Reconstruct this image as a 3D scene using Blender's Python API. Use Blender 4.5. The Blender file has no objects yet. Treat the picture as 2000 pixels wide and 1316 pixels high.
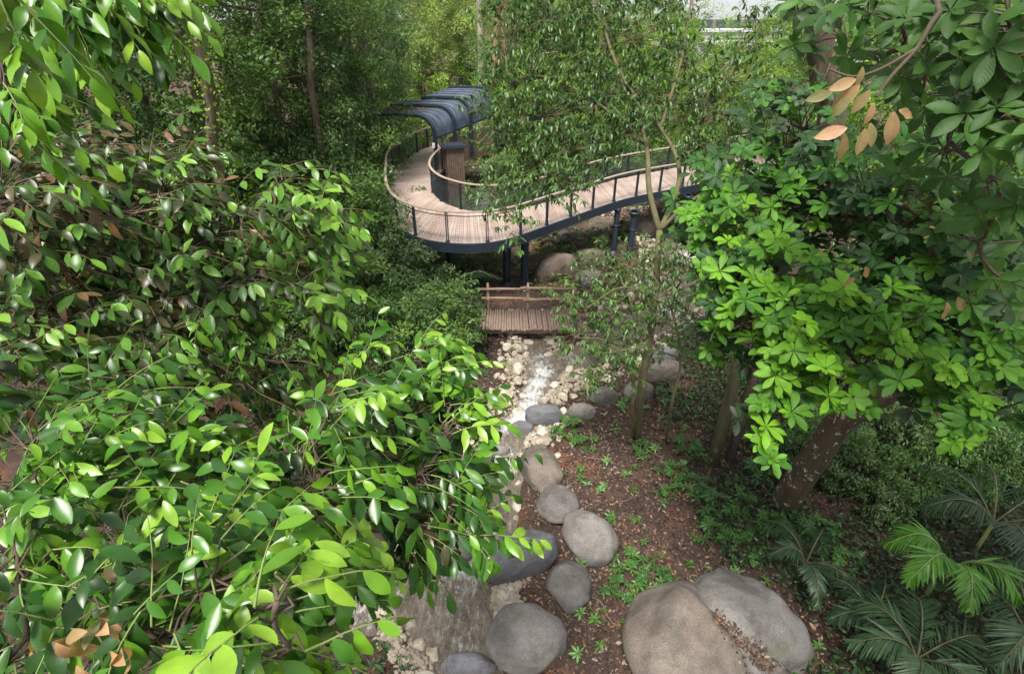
import bpy, math, random
import numpy as np
from mathutils import Vector, Matrix, noise
random.seed(7); rng = np.random.default_rng(7)
SC = bpy.context.scene
# ---------------- camera ----------------
CAM_Z, PITCH, F = 10.0, math.radians(31), 1050.0
cd = bpy.data.cameras.new("camera"); cam = bpy.data.objects.new("camera", cd)
SC.collection.objects.link(cam); SC.camera = cam
cam.location = (0, 0, CAM_Z); cam.rotation_euler = (math.radians(90) - PITCH, 0, 0)
cd.sensor_width = 36; cd.lens = 36 * F / 2000; cd.clip_start = .05; cd.clip_end = 3000
# ---------------- world, sun, exposure ----------------
SUN_EL, SUN_AZ = math.radians(62), math.radians(200)      # azimuth clockwise from +Y
w = bpy.data.worlds.new("World"); SC.world = w; w.use_nodes = True
nt = w.node_tree; bgn = nt.nodes["Background"]
sky = nt.nodes.new("ShaderNodeTexSky"); sky.sky_type = 'NISHITA'; sky.sun_disc = False
sky.sun_elevation = SUN_EL; sky.sun_rotation = SUN_AZ; sky.dust_density = 2; sky.air_density = 1.0; sky.ozone_density = .6
hs = nt.nodes.new("ShaderNodeHueSaturation"); hs.inputs['Saturation'].default_value = .35
nt.links.new(sky.outputs[0], hs.inputs['Color']); mw = nt.nodes.new("ShaderNodeMix"); mw.data_type = 'RGBA'; mw.inputs[0].default_value = .55; mw.inputs[7].default_value = (6.6, 6.8, 7.0, 1)   # thin even cloud
nt.links.new(hs.outputs[0], mw.inputs[6]); nt.links.new(mw.outputs[2], bgn.inputs[0])
bgn.inputs[1].default_value = .08
sd = bpy.data.lights.new("sun", 'SUN'); sd.energy = 3.4; sd.angle = math.radians(18); sd.color = (1, .965, .9)
sun = bpy.data.objects.new("sun", sd); SC.collection.objects.link(sun)
sv = Vector((math.sin(SUN_AZ) * math.cos(SUN_EL), math.cos(SUN_AZ) * math.cos(SUN_EL), math.sin(SUN_EL)))
sun.rotation_euler = sv.to_track_quat('Z', 'Y').to_euler()
SC.view_settings.view_transform = 'Standard'; SC.view_settings.look = 'None'
SC.view_settings.exposure = 1.12; SC.view_settings.gamma = 1
SC.cycles.use_denoising = True; SC.cycles.max_bounces = 6; SC.cycles.diffuse_bounces = 4
SC.cycles.glossy_bounces = 2; SC.cycles.transmission_bounces = 4; SC.cycles.transparent_max_bounces = 4
SC.cycles.use_adaptive_sampling = True; SC.cycles.adaptive_threshold = .02
# ---------------- picture <-> world helpers ----------------
cp, sp = math.cos(PITCH), math.sin(PITCH)
def Q(px, py, d):
    a, b = (px - 1000) / F * d, (658 - py) / F * d
    return Vector((a, d * cp + b * sp, CAM_Z - d * sp + b * cp))
def PZ(px, py, z):
    r = Q(px, py, 1) - Vector((0, 0, CAM_Z)); t = (z - CAM_Z) / r.z
    return Vector((0, 0, CAM_Z)) + r * t
def depth(p): return p.y * cp + (CAM_Z - p.z) * sp
def proj(p):
    d = depth(p); b = p.y * sp + (p.z - CAM_Z) * cp
    return 1000 + F * p.x / d, 658 - F * b / d
# stream paths (world, z~0)
def path(pts): return [(PZ(x, y, 0).x, PZ(x, y, 0).y, wd) for x, y, wd in pts]
STREAM = path([(1035, 606, .12), (1042, 650, .2), (1054, 688, .36), (1064, 710, .55), (1056, 735, .36), (1041, 760, .29), (1036, 785, .28),
               (1012, 815, .38), (985, 845, .5), (975, 885, .5), (965, 930, .55), (950, 990, .6), (935, 1050, .65), (905, 1100, .7), (870, 1140, .85), (880, 1190, .75),
               (900, 1250, .48), (915, 1316, .45), (930, 1420, .45), (940, 1600, .5)])
SIDE = path([(1066, 706, .4), (1110, 697, .5), (1190, 668, .6), (1270, 620, .8), (1330, 570, .9), (1350, 520, 1.0), (1335, 470, 1.1), (1260, 440, 1.2), (1150, 430, 1.2)])
LOBE = path([(870, 1140, .6), (800, 1150, .55), (730, 1170, .5), (640, 1180, .45), (560, 1190, .3), (500, 1185, .12)])
def segd(P, path_):
    """distance minus half-width to a polyline, vectorised"""
    best = np.full(P.shape[0], 1e9)
    for (x0, y0, w0), (x1, y1, w1) in zip(path_[:-1], path_[1:]):
        d = np.array([x1 - x0, y1 - y0]); L = d @ d
        t = np.clip(((P - [x0, y0]) @ d) / L, 0, 1)
        q = np.stack([x0 + t * d[0], y0 + t * d[1]], 1)
        best = np.minimum(best, np.hypot(*(P - q).T) - (w0 + (w1 - w0) * t))
    return best
def streamd(P): return np.minimum(np.minimum(segd(P, STREAM), segd(P, SIDE)), segd(P, LOBE))
def nz(X, Y, f, s=0):
    return (np.sin(X * f * 1.0 + 1.3 + s) * np.cos(Y * f * 1.17 + s * 2.1) + .5 * np.sin(X * f * 2.3 + Y * f * 1.9 + s) + .35 * np.cos(Y * f * 3.1 - X * f * 2.7 + s))
def H(X, Y):
    X = np.asarray(X, float); Y = np.asarray(Y, float); sh = X.shape
    X = X.ravel(); Y = Y.ravel()
    z = .07 * nz(X, Y, .55) + .03 * nz(X, Y, 1.7, 2)
    z += .10 * np.clip(X - 3.5, 0, 12) + .10 * np.clip(-2.5 - X, 0, 12) + .03 * np.clip(Y - 30, 0, 60)
    s = streamd(np.stack([X, Y], 1))
    k = np.clip((s + .15) / .55, 0, 1); k = k * k * (3 - 2 * k)
    k2 = np.clip(s / 2.2, 0, 1)
    z = z * k2 - .38 * (1 - k)
    return z.reshape(sh)
def hz(x, y): return float(H(np.array([x]), np.array([y]))[0])
def G(px, py):
    z = 0
    for _ in range(5):
        p = PZ(px, py, z); z = z * .4 + .6 * hz(p.x, p.y)
    p = PZ(px, py, z); p.z = hz(p.x, p.y); return p
# ---------------- object helpers ----------------
def tag(o, label=None, cat=None, group=None, kind=None):
    if label: o['label'] = label
    if cat: o['category'] = cat
    if group: o['group'] = group
    if kind: o['kind'] = kind
    return o
def mesh_np(name, V, Fq, mat, parent=None, attrs=None, uv=None, smooth=True):
    """V (n,3), Fq list of index arrays (quads (m,4) or tris (m,3))"""
    me = bpy.data.meshes.new(name); V = np.asarray(V, np.float32)
    if not isinstance(Fq, (list, tuple)): Fq = [Fq]
    Fq = [np.asarray(f, np.int32) for f in Fq if len(f)]
    me.vertices.add(len(V)); me.vertices.foreach_set('co', V.ravel())
    loops = np.concatenate([f.ravel() for f in Fq]); tot = np.concatenate([np.full(len(f), f.shape[1], np.int32) for f in Fq])
    st = np.concatenate([[0], np.cumsum(tot)[:-1]]).astype(np.int32)
    me.loops.add(len(loops)); me.loops.foreach_set('vertex_index', loops)
    me.polygons.add(len(tot)); me.polygons.foreach_set('loop_start', st); me.polygons.foreach_set('loop_total', tot)
    me.polygons.foreach_set('use_smooth', np.full(len(tot), bool(smooth)))
    me.update(calc_edges=True)
    for k, a in (attrs or {}).items():
        at = me.attributes.new(k, 'FLOAT', 'POINT'); at.data.foreach_set('value', np.asarray(a, np.float32))
    if uv is not None:
        l = me.uv_layers.new(name='uv'); l.data.foreach_set('uv', np.asarray(uv, np.float32)[loops].ravel())
    me.materials.append(mat)
    o = bpy.data.objects.new(name, me); SC.collection.objects.link(o)
    if parent is not None: o.parent = parent
    return o
def empty(name, loc=(0, 0, 0), rz=0, **k):
    o = bpy.data.objects.new(name, None); SC.collection.objects.link(o); o.location = loc; o.rotation_euler = (0, 0, rz)
    o.empty_display_size = .2
    return tag(o, **k)
def copy_tree(o, parent=None):
    c = o.copy(); SC.collection.objects.link(c)
    if parent is not None: c.parent = parent
    for ch in list(KIDS.get(o.name, [])): copy_tree(ch, c)
    return c
KIDS = {}
def reg(o): KIDS[o.name] = list(o.children); return o
class MB:
    """collects tubes / boxes / quads into one mesh"""
    def __init__(s): s.V = []; s.Q = []; s.T = []; s.n = 0; s.uv = []
    def add(s, V, Q=(), T=(), uv=None):
        V = np.asarray(V, float).reshape(-1, 3); s.V.append(V)
        if len(Q): s.Q.append(np.asarray(Q) + s.n)
        if len(T): s.T.append(np.asarray(T) + s.n)
        s.uv.append(np.zeros((len(V), 2)) if uv is None else np.asarray(uv, float)); s.n += len(V); return s
    def tube(s, pts, r, k=6, cap=True):
        pts = [Vector(p) for p in pts]; n = len(pts)
        if not hasattr(r, '__len__'): r = [r] * n
        V = []; prev = None; L = 0; uv = []
        for i, p in enumerate(pts):
            d = (pts[min(i + 1, n - 1)] - pts[max(i - 1, 0)]).normalized()
            a = prev if prev is not None else (Vector((0, 0, 1)) if abs(d.z) < .9 else Vector((1, 0, 0)))
            a = (a - d * a.dot(d)).normalized(); b = d.cross(a); prev = a
            if i: L += (p - pts[i - 1]).length
            for j in range(k):
                t = 2 * math.pi * j / k; V.append(p + (a * math.cos(t) + b * math.sin(t)) * r[i]); uv.append((j / k, L))
        Q = [(i * k + j, i * k + (j + 1) % k, (i + 1) * k + (j + 1) % k, (i + 1) * k + j) for i in range(n - 1) for j in range(k)]
        T = []
        if cap:
            c0 = len(V); V += [pts[0], pts[-1]]; uv += [(0, 0), (0, L)]
            T = [(c0, (j + 1) % k, j) for j in range(k)] + [(c0 + 1, (n - 1) * k + j, (n - 1) * k + (j + 1) % k) for j in range(k)]
        return s.add([tuple(v) for v in V], Q, T, uv)
    def sweep(s, pts, w, h, up=Vector((0, 0, 1))):
        """box section w wide, h high swept along pts (centre line)"""
        pts = [Vector(p) for p in pts]; n = len(pts); V = []
        for i, p in enumerate(pts):
            d = (pts[min(i + 1, n - 1)] - pts[max(i - 1, 0)]).normalized(); a = d.cross(up).normalized(); u = a.cross(d)
            for sx, sz in ((-1, -1), (1, -1), (1, 1), (-1, 1)): V.append(tuple(p + a * sx * w / 2 + u * sz * h / 2))
        Q = [(i * 4 + j, i * 4 + (j + 1) % 4, i * 4 + 4 + (j + 1) % 4, i * 4 + 4 + j) for i in range(n - 1) for j in range(4)]
        Q += [(3, 2, 1, 0), (n * 4 - 4, n * 4 - 3, n * 4 - 2, n * 4 - 1)]
        return s.add(V, Q)
    def box(s, c, sz, rz=0):
        c = Vector(c); R = Matrix.Rotation(rz, 3, 'Z')
        V = [tuple(c + R @ Vector((x * sz[0] / 2, y * sz[1] / 2, z * sz[2] / 2))) for x, y, z in
             ((-1, -1, -1), (1, -1, -1), (1, 1, -1), (-1, 1, -1), (-1, -1, 1), (1, -1, 1), (1, 1, 1), (-1, 1, 1))]
        return s.add(V, [(0, 3, 2, 1), (4, 5, 6, 7), (0, 1, 5, 4), (1, 2, 6, 5), (2, 3, 7, 6), (3, 0, 4, 7)])
    def build(s, name, mat, parent=None, smooth=False):
        f = []
        if s.Q: f.append(np.concatenate(s.Q))
        if s.T: f.append(np.concatenate(s.T))
        return mesh_np(name, np.concatenate(s.V), f, mat, parent, smooth=smooth, uv=np.concatenate(s.uv))
# ---------------- materials ----------------
def new_mat(name):
    m = bpy.data.materials.new(name); m.use_nodes = True; t = m.node_tree
    return m, t, t.nodes, t.links, t.nodes['Principled BSDF']
def ramp(N, cols):
    r = N.new('ShaderNodeValToRGB'); e = r.color_ramp.elements
    e[0].position = cols[0][0]; e[0].color = (*cols[0][1], 1); e[1].position = cols[-1][0]; e[1].color = (*cols[-1][1], 1)
    for p, c in cols[1:-1]:
        q = e.new(p); q.color = (*c, 1)
    return r
def mixc(N, L, fac, a, b, mode='MIX'):
    m = N.new('ShaderNodeMix'); m.data_type = 'RGBA'; m.blend_type = mode
    for k, v in ((0, fac), (6, a), (7, b)):
        if hasattr(v, 'links'): L.new(v, m.inputs[k])
        elif k == 0: m.inputs[0].default_value = v
        else: m.inputs[k].default_value = (*v, 1)
    return m.outputs[2]
def tex(N, L, scale, detail=4, coord='Object', vec=None, rough=.6, kind='noise', stretch=None):
    tc = N.new('ShaderNodeTexCoord'); n = N.new({'noise': 'ShaderNodeTexNoise', 'vor': 'ShaderNodeTexVoronoi', 'wave': 'ShaderNodeTexWave'}[kind])
    src = tc.outputs[coord]
    if stretch:
        mp = N.new('ShaderNodeMapping'); mp.inputs['Scale'].default_value = stretch; L.new(src, mp.inputs[0]); src = mp.outputs[0]
    L.new(src, n.inputs['Vector']); n.inputs['Scale'].default_value = scale
    if kind == 'noise': n.inputs['Detail'].default_value = detail; n.inputs['Roughness'].default_value = rough
    return n
def bump(N, L, h, dist, strength=1, nrm=None):
    b = N.new('ShaderNodeBump'); b.inputs['Strength'].default_value = strength; b.inputs['Distance'].default_value = dist
    L.new(h, b.inputs['Height'])
    if nrm: L.new(nrm, b.inputs['Normal'])
    return b.outputs[0]
def leaf_mat(name, cols, rough=.38, trans=.35, veins=0.0, under=None, spec=.5, tgain=1.0):
    m, t, N, L, P = new_mat(name)
    at = N.new('ShaderNodeAttribute'); at.attribute_name = 'v'
    r = ramp(N, cols); L.new(at.outputs['Fac'], r.inputs[0]); col = r.outputs[0]
    if veins:
        uvn = N.new('ShaderNodeUVMap'); uvn.uv_map = 'uv'; sx = N.new('ShaderNodeSeparateXYZ'); L.new(uvn.outputs[0], sx.inputs[0])
        def M(op, a, b=None, c=None):
            q = N.new('ShaderNodeMath'); q.operation = op
            for i, v in enumerate((a, b, c)):
                if v is None: continue
                if hasattr(v, 'links'): L.new(v, q.inputs[i])
                else: q.inputs[i].default_value = v
            return q.outputs[0]
        au = M('ABSOLUTE', M('SUBTRACT', sx.outputs[0], .5))
        mid = M('LESS_THAN', au, .035)
        ph = M('SINE', M('MULTIPLY', M('SUBTRACT', sx.outputs[1], M('MULTIPLY', au, .45)), 62))
        side = M('MULTIPLY', M('GREATER_THAN', ph, .85), .3)
        vv = M('MULTIPLY', M('MAXIMUM', mid, side), veins * .6)
        lt = mixc(N, L, 1.0, col, (1.35, 1.35, 1.4), 'MULTIPLY'); col = mixc(N, L, vv, col, lt)
        if veins > .25: L.new(bump(N, L, ph, .0008, .25), P.inputs['Normal'])
    nn = tex(N, L, 9, 3); rr = ramp(N, [(.3, (.78, .78, .75)), (.7, (1.15, 1.15, 1.1))]); L.new(nn.outputs[0], rr.inputs[0])
    col = mixc(N, L, 1.0, col, rr.outputs[0], 'MULTIPLY')
    if under:
        g = N.new('ShaderNodeNewGeometry'); col = mixc(N, L, g.outputs['Backfacing'], col, under)
    L.new(col, P.inputs['Base Color']); P.inputs['Roughness'].default_value = rough; P.inputs['Specular IOR Level'].default_value = spec
    tr = N.new('ShaderNodeBsdfTranslucent'); tc = mixc(N, L, 1.0, col, (1.25 * tgain, 1.35 * tgain, .55 * tgain), 'MULTIPLY'); L.new(tc, tr.inputs[0])
    ms = N.new('ShaderNodeMixShader'); ms.inputs[0].default_value = trans
    L.new(P.outputs[0], ms.inputs[1]); L.new(tr.outputs[0], ms.inputs[2]); L.new(ms.outputs[0], N['Material Output'].inputs[0])
    return m
def bark_mat(name, c1, c2, c3=None, lich=0, scale=6):
    m, t, N, L, P = new_mat(name)
    n = tex(N, L, scale, 6, stretch=(1, 1, .25)); r = ramp(N, [(.3, c1), (.7, c2)]); L.new(n.outputs[0], r.inputs[0]); col = r.outputs[0]
    if lich:
        v = tex(N, L, 5, 6, rough=.75); q = ramp(N, [(lich, (0, 0, 0)), (lich + .05, (1, 1, 1))]); L.new(v.outputs[0], q.inputs[0])
        col = mixc(N, L, q.outputs[0], col, c3)
    L.new(col, P.inputs['Base Color']); P.inputs['Roughness'].default_value = .9
    L.new(bump(N, L, n.outputs[0], .03, .8), P.inputs['Normal']); return m
def rock_mat(name, c1, c2, c3, sc=1.0, spk=.5):
    m, t, N, L, P = new_mat(name)
    oi = N.new('ShaderNodeObjectInfo'); tc = N.new('ShaderNodeTexCoord'); ad = N.new('ShaderNodeVectorMath'); ad.operation = 'ADD'
    sc3 = N.new('ShaderNodeVectorMath'); sc3.operation = 'SCALE'; L.new(oi.outputs['Random'], sc3.inputs[0]); sc3.inputs['Scale'].default_value = 50
    L.new(tc.outputs['Object'], ad.inputs[0]); L.new(sc3.outputs[0], ad.inputs[1])
    def nn(s, d=5, k='ShaderNodeTexNoise'):
        n = N.new(k); L.new(ad.outputs[0], n.inputs['Vector']); n.inputs['Scale'].default_value = s
        if 'Noise' in k: n.inputs['Detail'].default_value = d; n.inputs['Roughness'].default_value = .65
        return n
    a = nn(1.5 * sc, 6); r = ramp(N, [(.32, c1), (.5, c2), (.7, c3)]); L.new(a.outputs[0], r.inputs[0])
    b = nn(90 * sc, 3); r2 = ramp(N, [(.35, (1 - spk,) * 3), (.5, (1, 1, 1)), (.68, (1 + spk * 1.4,) * 3)]); L.new(b.outputs[0], r2.inputs[0])
    col = mixc(N, L, 1, r.outputs[0], r2.outputs[0], 'MULTIPLY')
    st = nn(5 * sc, 7); r3 = ramp(N, [(.55, (1, 1, 1)), (.72, (.62, .6, .56))]); L.new(st.outputs[0], r3.inputs[0]); col = mixc(N, L, .8, col, r3.outputs[0], 'MULTIPLY')
    if sc == 1.0:
        big = nn(.9, 4); r5 = ramp(N, [(.36, (.62, .6, .58)), (.5, (1, 1, 1)), (.66, (1.22, 1.18, 1.12))]); L.new(big.outputs[0], r5.inputs[0]); col = mixc(N, L, 1, col, r5.outputs[0], 'MULTIPLY')
        wv = nn(2.5, 4); dv = N.new('ShaderNodeVectorMath'); dv.operation = 'SCALE'; L.new(wv.outputs[1], dv.inputs[0]); dv.inputs['Scale'].default_value = .5
        av = N.new('ShaderNodeVectorMath'); av.operation = 'ADD'; L.new(ad.outputs[0], av.inputs[0]); L.new(dv.outputs[0], av.inputs[1])
        vo = N.new('ShaderNodeTexVoronoi'); vo.feature = 'DISTANCE_TO_EDGE'; L.new(av.outputs[0], vo.inputs['Vector']); vo.inputs['Scale'].default_value = .9
        rc = ramp(N, [(0, (.6, .58, .56)), (.012, (1, 1, 1))]); L.new(vo.outputs[0], rc.inputs[0]); mk = ramp(N, [(.57, (0, 0, 0)), (.63, (1, 1, 1))]); L.new(big.outputs[0], mk.inputs[0])
        ck = mixc(N, L, 1, col, rc.outputs[0], 'MULTIPLY'); col = mixc(N, L, mk.outputs[0], col, ck)
        ms = nn(3.2, 6); rm = ramp(N, [(.57, (0, 0, 0)), (.68, (.6, .6, .6))]); L.new(ms.outputs[0], rm.inputs[0]); col = mixc(N, L, rm.outputs[0], col, (.085, .095, .05))
    ro = ramp(N, [(0, (.88,) * 3), (1, (1.08,) * 3)] if sc == 1.0 else [(0, (.6, .56, .52)), (.4, (.95, .93, .9)), (1, (1.25, 1.25, 1.25))]); L.new(oi.outputs['Random'], ro.inputs[0]); col = mixc(N, L, 1, col, ro.outputs[0], 'MULTIPLY')
    L.new(col, P.inputs['Base Color']); P.inputs['Roughness'].default_value = .8
    n1 = bump(N, L, st.outputs[0], .05, .5); L.new(bump(N, L, b.outputs[0], .012, .6, n1), P.inputs['Normal']); return m
def plain(name, c, rough=.5, metal=0, nvar=.15, sc=8, bmp=0):
    m, t, N, L, P = new_mat(name)
    n = tex(N, L, sc, 5); r = ramp(N, [(.3, tuple(x * (1 - nvar) for x in c)), (.7, tuple(x * (1 + nvar) for x in c))]); L.new(n.outputs[0], r.inputs[0])
    L.new(r.outputs[0], P.inputs['Base Color']); P.inputs['Roughness'].default_value = rough; P.inputs['Metallic'].default_value = metal
    if bmp: L.new(bump(N, L, n.outputs[0], bmp, .6), P.inputs['Normal'])
    return m
GRN = lambda a, b, c, d=None: [(0, a), (.45, b), (.85, c)] + ([(1, d)] if d else [])
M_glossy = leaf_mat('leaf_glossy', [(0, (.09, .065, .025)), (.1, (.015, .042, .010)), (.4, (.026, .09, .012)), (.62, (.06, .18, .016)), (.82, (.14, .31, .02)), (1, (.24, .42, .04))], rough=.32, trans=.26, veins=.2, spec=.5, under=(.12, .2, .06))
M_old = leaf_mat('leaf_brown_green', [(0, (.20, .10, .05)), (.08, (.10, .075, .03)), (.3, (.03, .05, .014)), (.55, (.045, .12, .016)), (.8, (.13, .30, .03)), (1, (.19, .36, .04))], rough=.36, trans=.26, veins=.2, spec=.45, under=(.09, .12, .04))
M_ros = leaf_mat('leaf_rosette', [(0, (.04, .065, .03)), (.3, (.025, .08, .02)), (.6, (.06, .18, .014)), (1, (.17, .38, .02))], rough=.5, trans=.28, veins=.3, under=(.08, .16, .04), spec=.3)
M_big = leaf_mat('leaf_big_dark', [(0, (.02, .05, .014)), (.5, (.045, .115, .02)), (1, (.10, .23, .03))], rough=.5, trans=.3, veins=.4, under=(.07, .14, .04), spec=.3)
M_orange = leaf_mat('leaf_orange', [(0, (.16, .19, .07)), (.35, (.32, .22, .11)), (.7, (.46, .27, .14)), (1, (.55, .32, .2))], rough=.5, trans=.3, veins=.8)
M_fine = leaf_mat('leaf_fine', GRN((.035, .08, .02), (.065, .145, .03), (.14, .25, .05)), rough=.38, trans=.33, tgain=1.2)
M_forest = leaf_mat('leaf_forest', GRN((.035, .08, .022), (.08, .16, .035), (.20, .32, .06)), rough=.45, trans=.33)
M_forestd = leaf_mat('leaf_forest_dark', GRN((.025, .06, .02), (.06, .12, .035), (.14, .24, .06)), rough=.4, trans=.3)
M_pale = leaf_mat('leaf_pale', GRN((.12, .17, .05), (.22, .30, .08), (.36, .44, .13)), rough=.5, trans=.42)
M_lime = leaf_mat('leaf_lime', GRN((.07, .15, .02), (.17, .31, .03), (.32, .46, .06)), rough=.42, trans=.4)
M_shrub = leaf_mat('leaf_shrub', GRN((.035, .06, .025), (.06, .115, .035), (.13, .2, .06), (.30, .22, .13)), rough=.36, trans=.3)
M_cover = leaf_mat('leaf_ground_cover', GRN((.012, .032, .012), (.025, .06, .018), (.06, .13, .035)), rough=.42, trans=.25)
M_herb = leaf_mat('leaf_herb', GRN((.03, .09, .02), (.05, .15, .03), (.12, .26, .05)), rough=.4, trans=.35)
M_frond = leaf_mat('leaf_frond', GRN((.015, .035, .018), (.028, .065, .028), (.07, .13, .055)), rough=.4, trans=.3)
M_frondl = leaf_mat('leaf_frond_bright', GRN((.03, .09, .015), (.06, .18, .02), (.12, .29, .03)), rough=.35, trans=.4)
M_litter = leaf_mat('leaf_litter', [(0, (.03, .02, .016)), (.4, (.065, .036, .024)), (.7, (.13, .075, .05)), (.86, (.22, .15, .115)), (.94, (.32, .25, .2)), (1, (.34, .12, .04))], rough=.65, trans=.12)
B_brown = bark_mat('bark_brown', (.05, .035, .022), (.13, .095, .065))
B_olive = bark_mat('bark_olive', (.06, .055, .025), (.14, .13, .06), (.25, .24, .19), .62)
B_pale = bark_mat('bark_pale', (.22, .18, .14), (.42, .36, .30))
B_orange = bark_mat('bark_orange', (.28, .12, .06), (.36, .24, .16), (.16, .13, .1), .55)
B_lichen = bark_mat('bark_lichen', (.025, .026, .01), (.085, .05, .027), (.42, .38, .34), .57)
B_twig = bark_mat('bark_twig', (.12, .08, .05), (.2, .15, .09))
B_green = bark_mat('twig_green', (.13, .17, .05), (.22, .28, .08))
R_grey = rock_mat('rock_grey', (.105, .096, .09), (.15, .138, .13), (.20, .184, .172))
R_brown = rock_mat('rock_brown', (.10, .08, .067), (.15, .123, .103), (.205, .175, .148))
R_blue = rock_mat('rock_blue', (.09, .09, .10), (.13, .13, .145), (.19, .185, .2))
R_brown_shade = rock_mat('rock_brown_shade', (.09, .065, .05), (.14, .105, .085), (.19, .15, .13))  # brown rock with the shade under the deck put into its colour
R_cream = rock_mat('rock_cream', (.25, .20, .145), (.40, .35, .28), (.55, .51, .45), .9, .2)
M_steel = plain('steel_blue', (.022, .033, .05), .5, .2)
M_roof = plain('roof_metal', (.07, .09, .13), .4, .0, .35, 2)
M_rail = plain('handrail_wood', (.36, .27, .21), .55, 0, .3, 9)
M_wire = plain('wire', (.09, .10, .11), .4, .6)
M_log = bark_mat('log_wood', (.17, .11, .085), (.32, .23, .185), scale=9)
M_railog = bark_mat('log_rail', (.22, .14, .09), (.36, .26, .18), scale=9)
M_hut = plain('hut_wood', (.16, .10, .07), .7, 0, .35, 5)
M_white = plain('white_paint', (.75, .75, .74), .5)
M_conc = plain('pale_concrete', (.55, .56, .58), .8, 0, .08, .5)
M_glass = plain('dark_glass', (.06, .08, .1), .15)
def deck_mat():
    m, t, N, L, P = new_mat('deck_boards'); uv = N.new('ShaderNodeUVMap'); uv.uv_map = 'uv'
    mp = N.new('ShaderNodeMapping'); mp.inputs['Scale'].default_value = (1, 7, 1); L.new(uv.outputs[0], mp.inputs[0])
    sx = N.new('ShaderNodeSeparateXYZ'); L.new(mp.outputs[0], sx.inputs[0])
    fl = N.new('ShaderNodeMath'); fl.operation = 'FLOOR'; L.new(sx.outputs[1], fl.inputs[0])
    wn = N.new('ShaderNodeTexWhiteNoise'); wn.noise_dimensions = '1D'; L.new(fl.outputs[0], wn.inputs['W'])
    fr = N.new('ShaderNodeMath'); fr.operation = 'FRACT'; L.new(sx.outputs[1], fr.inputs[0])
    gp = N.new('ShaderNodeMath'); gp.operation = 'LESS_THAN'; L.new(fr.outputs[0], gp.inputs[0]); gp.inputs[1].default_value = .09
    r = ramp(N, [(0, (.38, .28, .24)), (.5, (.45, .355, .31)), (1, (.53, .435, .39))]); L.new(wn.outputs[0], r.inputs[0])
    n = tex(N, L, .8, 5); r2 = ramp(N, [(.3, (.72, .66, .62)), (.7, (1.15, 1.13, 1.12))]); L.new(n.outputs[0], r2.inputs[0])
    col = mixc(N, L, 1, r.outputs[0], r2.outputs[0], 'MULTIPLY'); col = mixc(N, L, gp.outputs[0], col, (.13, .09, .075))
    L.new(col, P.inputs['Base Color']); P.inputs['Roughness'].default_value = .45; return m
M_deck = deck_mat()
def ground_mat():
    m, t, N, L, P = new_mat('forest_floor')
    a = tex(N, L, .55, 6, rough=.7); r = ramp(N, [(.3, (.035, .024, .018)), (.5, (.07, .044, .033)), (.57, (.12, .062, .04)), (.68, (.24, .095, .04))]); L.new(a.outputs[0], r.inputs[0])
    b = tex(N, L, 22, 5, rough=.75); r2 = ramp(N, [(.35, (.45, .42, .4)), (.55, (1, 1, 1)), (.7, (1.7, 1.55, 1.45))]); L.new(b.outputs[0], r2.inputs[0])
    col = mixc(N, L, 1, r.outputs[0], r2.outputs[0], 'MULTIPLY'); L.new(col, P.inputs['Base Color']); P.inputs['Roughness'].default_value = .95
    L.new(bump(N, L, b.outputs[0], .06, .9), P.inputs['Normal']); return m
M_ground = ground_mat()
def water_mat():
    m, t, N, L, P = new_mat('stream_water')
    at = N.new('ShaderNodeAttribute'); at.attribute_name = 'foam'
    a = tex(N, L, 2.2, 5); r = ramp(N, [(.3, (.10, .08, .06)), (.7, (.19, .155, .12))]); L.new(a.outputs[0], r.inputs[0])
    f = tex(N, L, 6, 8, rough=.75, stretch=(1.6, .7, 1)); ad = N.new('ShaderNodeMath'); ad.operation = 'ADD'; L.new(f.outputs[0], ad.inputs[0]); L.new(at.outputs['Fac'], ad.inputs[1])
    fr = ramp(N, [(.6, (0, 0, 0)), (.94, (1, 1, 1))]); L.new(ad.outputs[0], fr.inputs[0])
    sk = tex(N, L, 5, 6, rough=.7, stretch=(2.2, .5, 1)); rs = ramp(N, [(.4, (.75, .75, .76)), (.55, (1, 1, 1)), (.68, (1.7, 1.72, 1.75))]); L.new(sk.outputs[0], rs.inputs[0])
    L.new(mixc(N, L, fr.outputs[0], mixc(N, L, 1, r.outputs[0], rs.outputs[0], 'MULTIPLY'), (.66, .67, .66)), P.inputs['Base Color'])
    rr = ramp(N, [(0, (.06,) * 3), (1, (.5,) * 3)]); L.new(fr.outputs[0], rr.inputs[0]); L.new(rr.outputs[0], P.inputs['Roughness'])
    wv = tex(N, L, 7, 5, stretch=(1.4, .8, 1)); L.new(bump(N, L, wv.outputs[0], .09, .9), P.inputs['Normal']); return m
M_water = water_mat()
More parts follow.
